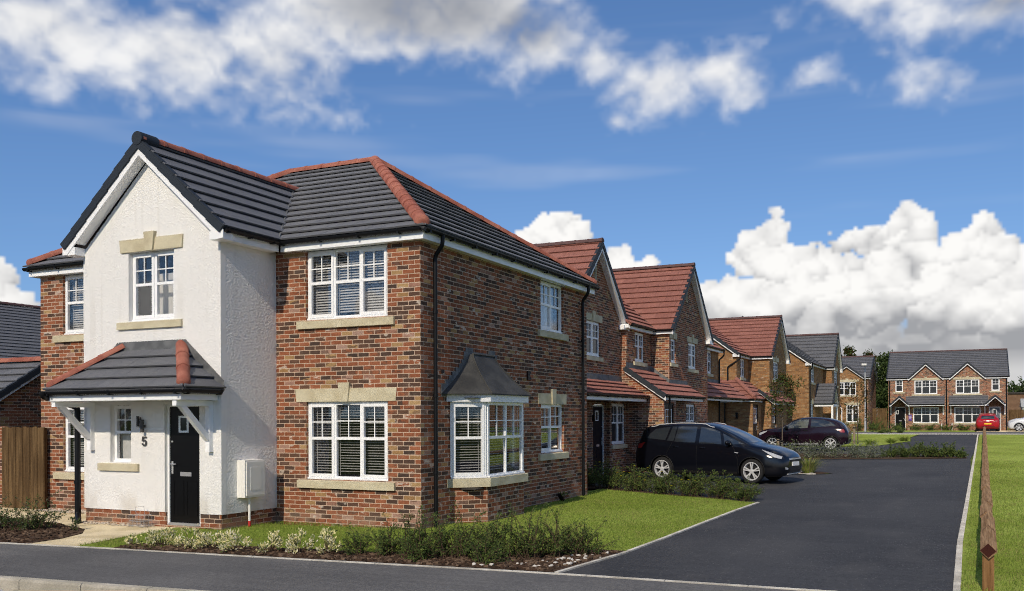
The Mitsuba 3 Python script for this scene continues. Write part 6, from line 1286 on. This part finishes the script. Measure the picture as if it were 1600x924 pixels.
# ------------------------------------------------------------------ grass, bark and stones
def scatter(poly, n, rng):
    p = Polygon(poly).buffer(0); x0, y0, x1, y1 = p.bounds; import shapely; shapely.prepare(p); out = []
    while sum(map(len, out)) < n:
        q = np.c_[rng.uniform(x0, x1, n), rng.uniform(y0, y1, n)]; out.append(q[shapely.contains_xy(p, q[:, 0], q[:, 1])])
    return np.vstack(out)[:n]
def grass(name, poly, n, h, w, seed, label, h0=.012, fade=None):
    rng = np.random.default_rng(seed); P = scatter(poly, n, rng)
    if fade: P = P[rng.uniform(0, 1, len(P)) < fade(P)]
    n = len(P); z = np.interp(P[:, 1], [8, 36, 80], [0, .28, .53]) + h0; pat = meshkit.fbm(np.c_[P * 1.4, np.zeros(n)], 3, 3)
    a = rng.uniform(0, 2 * np.pi, n); L = h * rng.uniform(.5, 1.3, n) * (.7 + .6 * pat); lean = rng.uniform(.1, .8, n) * L; s = np.stack([-np.sin(a), np.cos(a), 0 * a], -1) * w / 2 * rng.uniform(.7, 1.3, n)[:, None]; b = np.c_[P, z]; t = b + np.stack([np.cos(a) * lean, np.sin(a) * lean, L], -1)
    mid = b + (t - b) * .55 + np.c_[0 * L, 0 * L, L * .12]; V = np.stack([b - s, b + s, mid - s * .8, mid + s * .8, t], 1); u = rng.uniform(0, 1, n) + (pat - .5) * .9
    for i, (lo, hi, bsdf) in enumerate(((-9, .36, 'blade_dark'), (.36, .92, 'blade'), (.92, 9, 'blade_dry'))):
        q = np.nonzero((u >= lo) & (u < hi))[0]; k = np.arange(len(q))[:, None] * 5
        if len(q): obj(name, (V[q].reshape(-1, 3), np.vstack([k + [0, 1, 3], k + [0, 3, 2], k + [2, 3, 4]])), bsdf, kind='stuff', label=label if i == 0 else label.replace('green', ('green', 'lighter green', 'straw coloured')[i]), cat='grass')
LAWN_F = [(-3.62, -3.64), (-2.2, -3.56), (-2.2, -2.96), (.4, -2.6), (2.6, -2.15), (3.2, -1.25), (3.88, -.95), (3.90, -.1), (0, -.02), (0, 0), (-2.98, -.02), (-3, -1.36), (-3.46, -1.4), (-3.9, -1.9), (-3.68, -3.2)]
LAWN_S = [(.02, 0), (3.90, -.1), (3.93, .5), (3.95, 3), (4.0, 5.6), (4.06, 6.95), (2.9, 7.6), (1.2, 8.4), (-.2, 9.1), (-.2, 7.56), (.02, 7.56), (.02, 3.5), (.52, 2.95), (.52, 1.43), (.02, .94)]
grass('lawn_grass', LAWN_F, 30000, .035, .0045, 11, 'short green lawn grass in front of the corner house')
grass('lawn_grass', LAWN_S, 38000, .034, .0050, 12, 'short green lawn grass beside the brick side wall')
grass('field_grass_blades', [(8.03, -2.7), (8.14, 3), (8.2, 8.2), (8.36, 16.9), (8.5, 25), (16, 25), (14, 8), (12, -2.4)], 150000, .045, .0060, 13, 'mown green grass either side of the timber rail', fade=lambda P: np.clip(7 / (np.hypot(P[:, 0] - CAM[0], P[:, 1] - CAM[1])) * 1.3, .12, 1))
def chips(name, poly, n, size, mats, seed, label, h0, flat=.35, tilt=.5, cat='bark'):
    rng = np.random.default_rng(seed); P = scatter(poly, n, rng); z = np.interp(P[:, 1], [8, 36, 80], [0, .28, .53]) + h0; pick = rng.integers(0, len(mats), n)
    for i, b in enumerate(mats):
        m = MB()
        for p_, zz in zip(P[pick == i], z[pick == i]):
            a = rng.uniform(0, 6.28); e = size * rng.uniform(.5, 1.4); t = rng.normal(0, tilt * .3); ax = np.array([math.cos(a), math.sin(a), t]) * e / 2; ay = np.array([-math.sin(a), math.cos(a), rng.normal(0, tilt * .3)]) * e * rng.uniform(.3, .6) / 2
            m.obox((*p_, zz + size * flat * .4), ax, ay, np.cross(ax, ay) / (np.linalg.norm(np.cross(ax, ay)) + 1e-9) * e * flat / 2)
        obj(name, m, b, kind='stuff', label=label + ('', ', paler pieces', ', third tone')[i], cat=cat)
BED = [(-2.85, -3.62), (-2.2, -3.58), (-.22, -3.38), (2.14, -3.15), (3.60, -3.02), (3.84, -1.1), (3.1, -1.25), (2.5, -2.15), (.4, -2.62), (-2.2, -2.98), (-2.85, -3.3)]
chips('bark_chips', BED, 2600, .055, ['bark', 'soil', 'bark_pale'], 21, 'dark bark chips covering the bed along the pavement', .020)
chips('bark_chips', [(-9.5, -4.40), (-4.94, -3.86), (-4.58, -3.8), (-4.66, -3.1), (-4.9, -2.6), (-5.4, -2.12), (-6.4, -1.76), (-8.6, -1.34), (-9.5, -1.2)], 1800, .055, ['bark', 'soil', 'bark_pale'], 22, 'dark bark chips covering the bed left of the path', .006)
def stones(name, poly, n, size, seed, label, h0, bsdf='pebble'):
    rng = np.random.default_rng(seed); P = scatter(poly, n, rng); s_ = trimesh.creation.icosphere(subdivisions=1); m = MB()
    for p_ in P: e = size * rng.uniform(.4, 1.5) / 2; m.add(np.array(s_.vertices) * e * rng.uniform(.6, 1.2, 3) * [1, 1, .6] * (1 + rng.normal(0, .12, (len(s_.vertices), 1))) + [*p_, gz(p_[1]) + h0 + e * .3], s_.faces)
    obj(name, m, bsdf, kind='stuff', label=label, cat='stones')
stones('pebbles', [(2.5, -3.05), (3.55, -3.0), (3.82, -1.9), (3.84, -1.2), (3.45, -1.35), (3.2, -2.3)], 45, .042, 23, 'white stones scattered at the corner of the planting bed', .03)
stones('rubble', [(-8.8, -.42), (-6.3, -.42), (-6.22, -.04), (-8.8, -.04)], 420, .05, 24, 'pale gravel along the foot of the brick wall left of the porch', .012, 'rubble')
stones('rubble', [(-6.1, -1.62), (-4.4, -1.62), (-4.4, -1.40), (-6.1, -1.40)], 160, .04, 25, 'pale gravel along the foot of the rendered wall', .012, 'rubble')
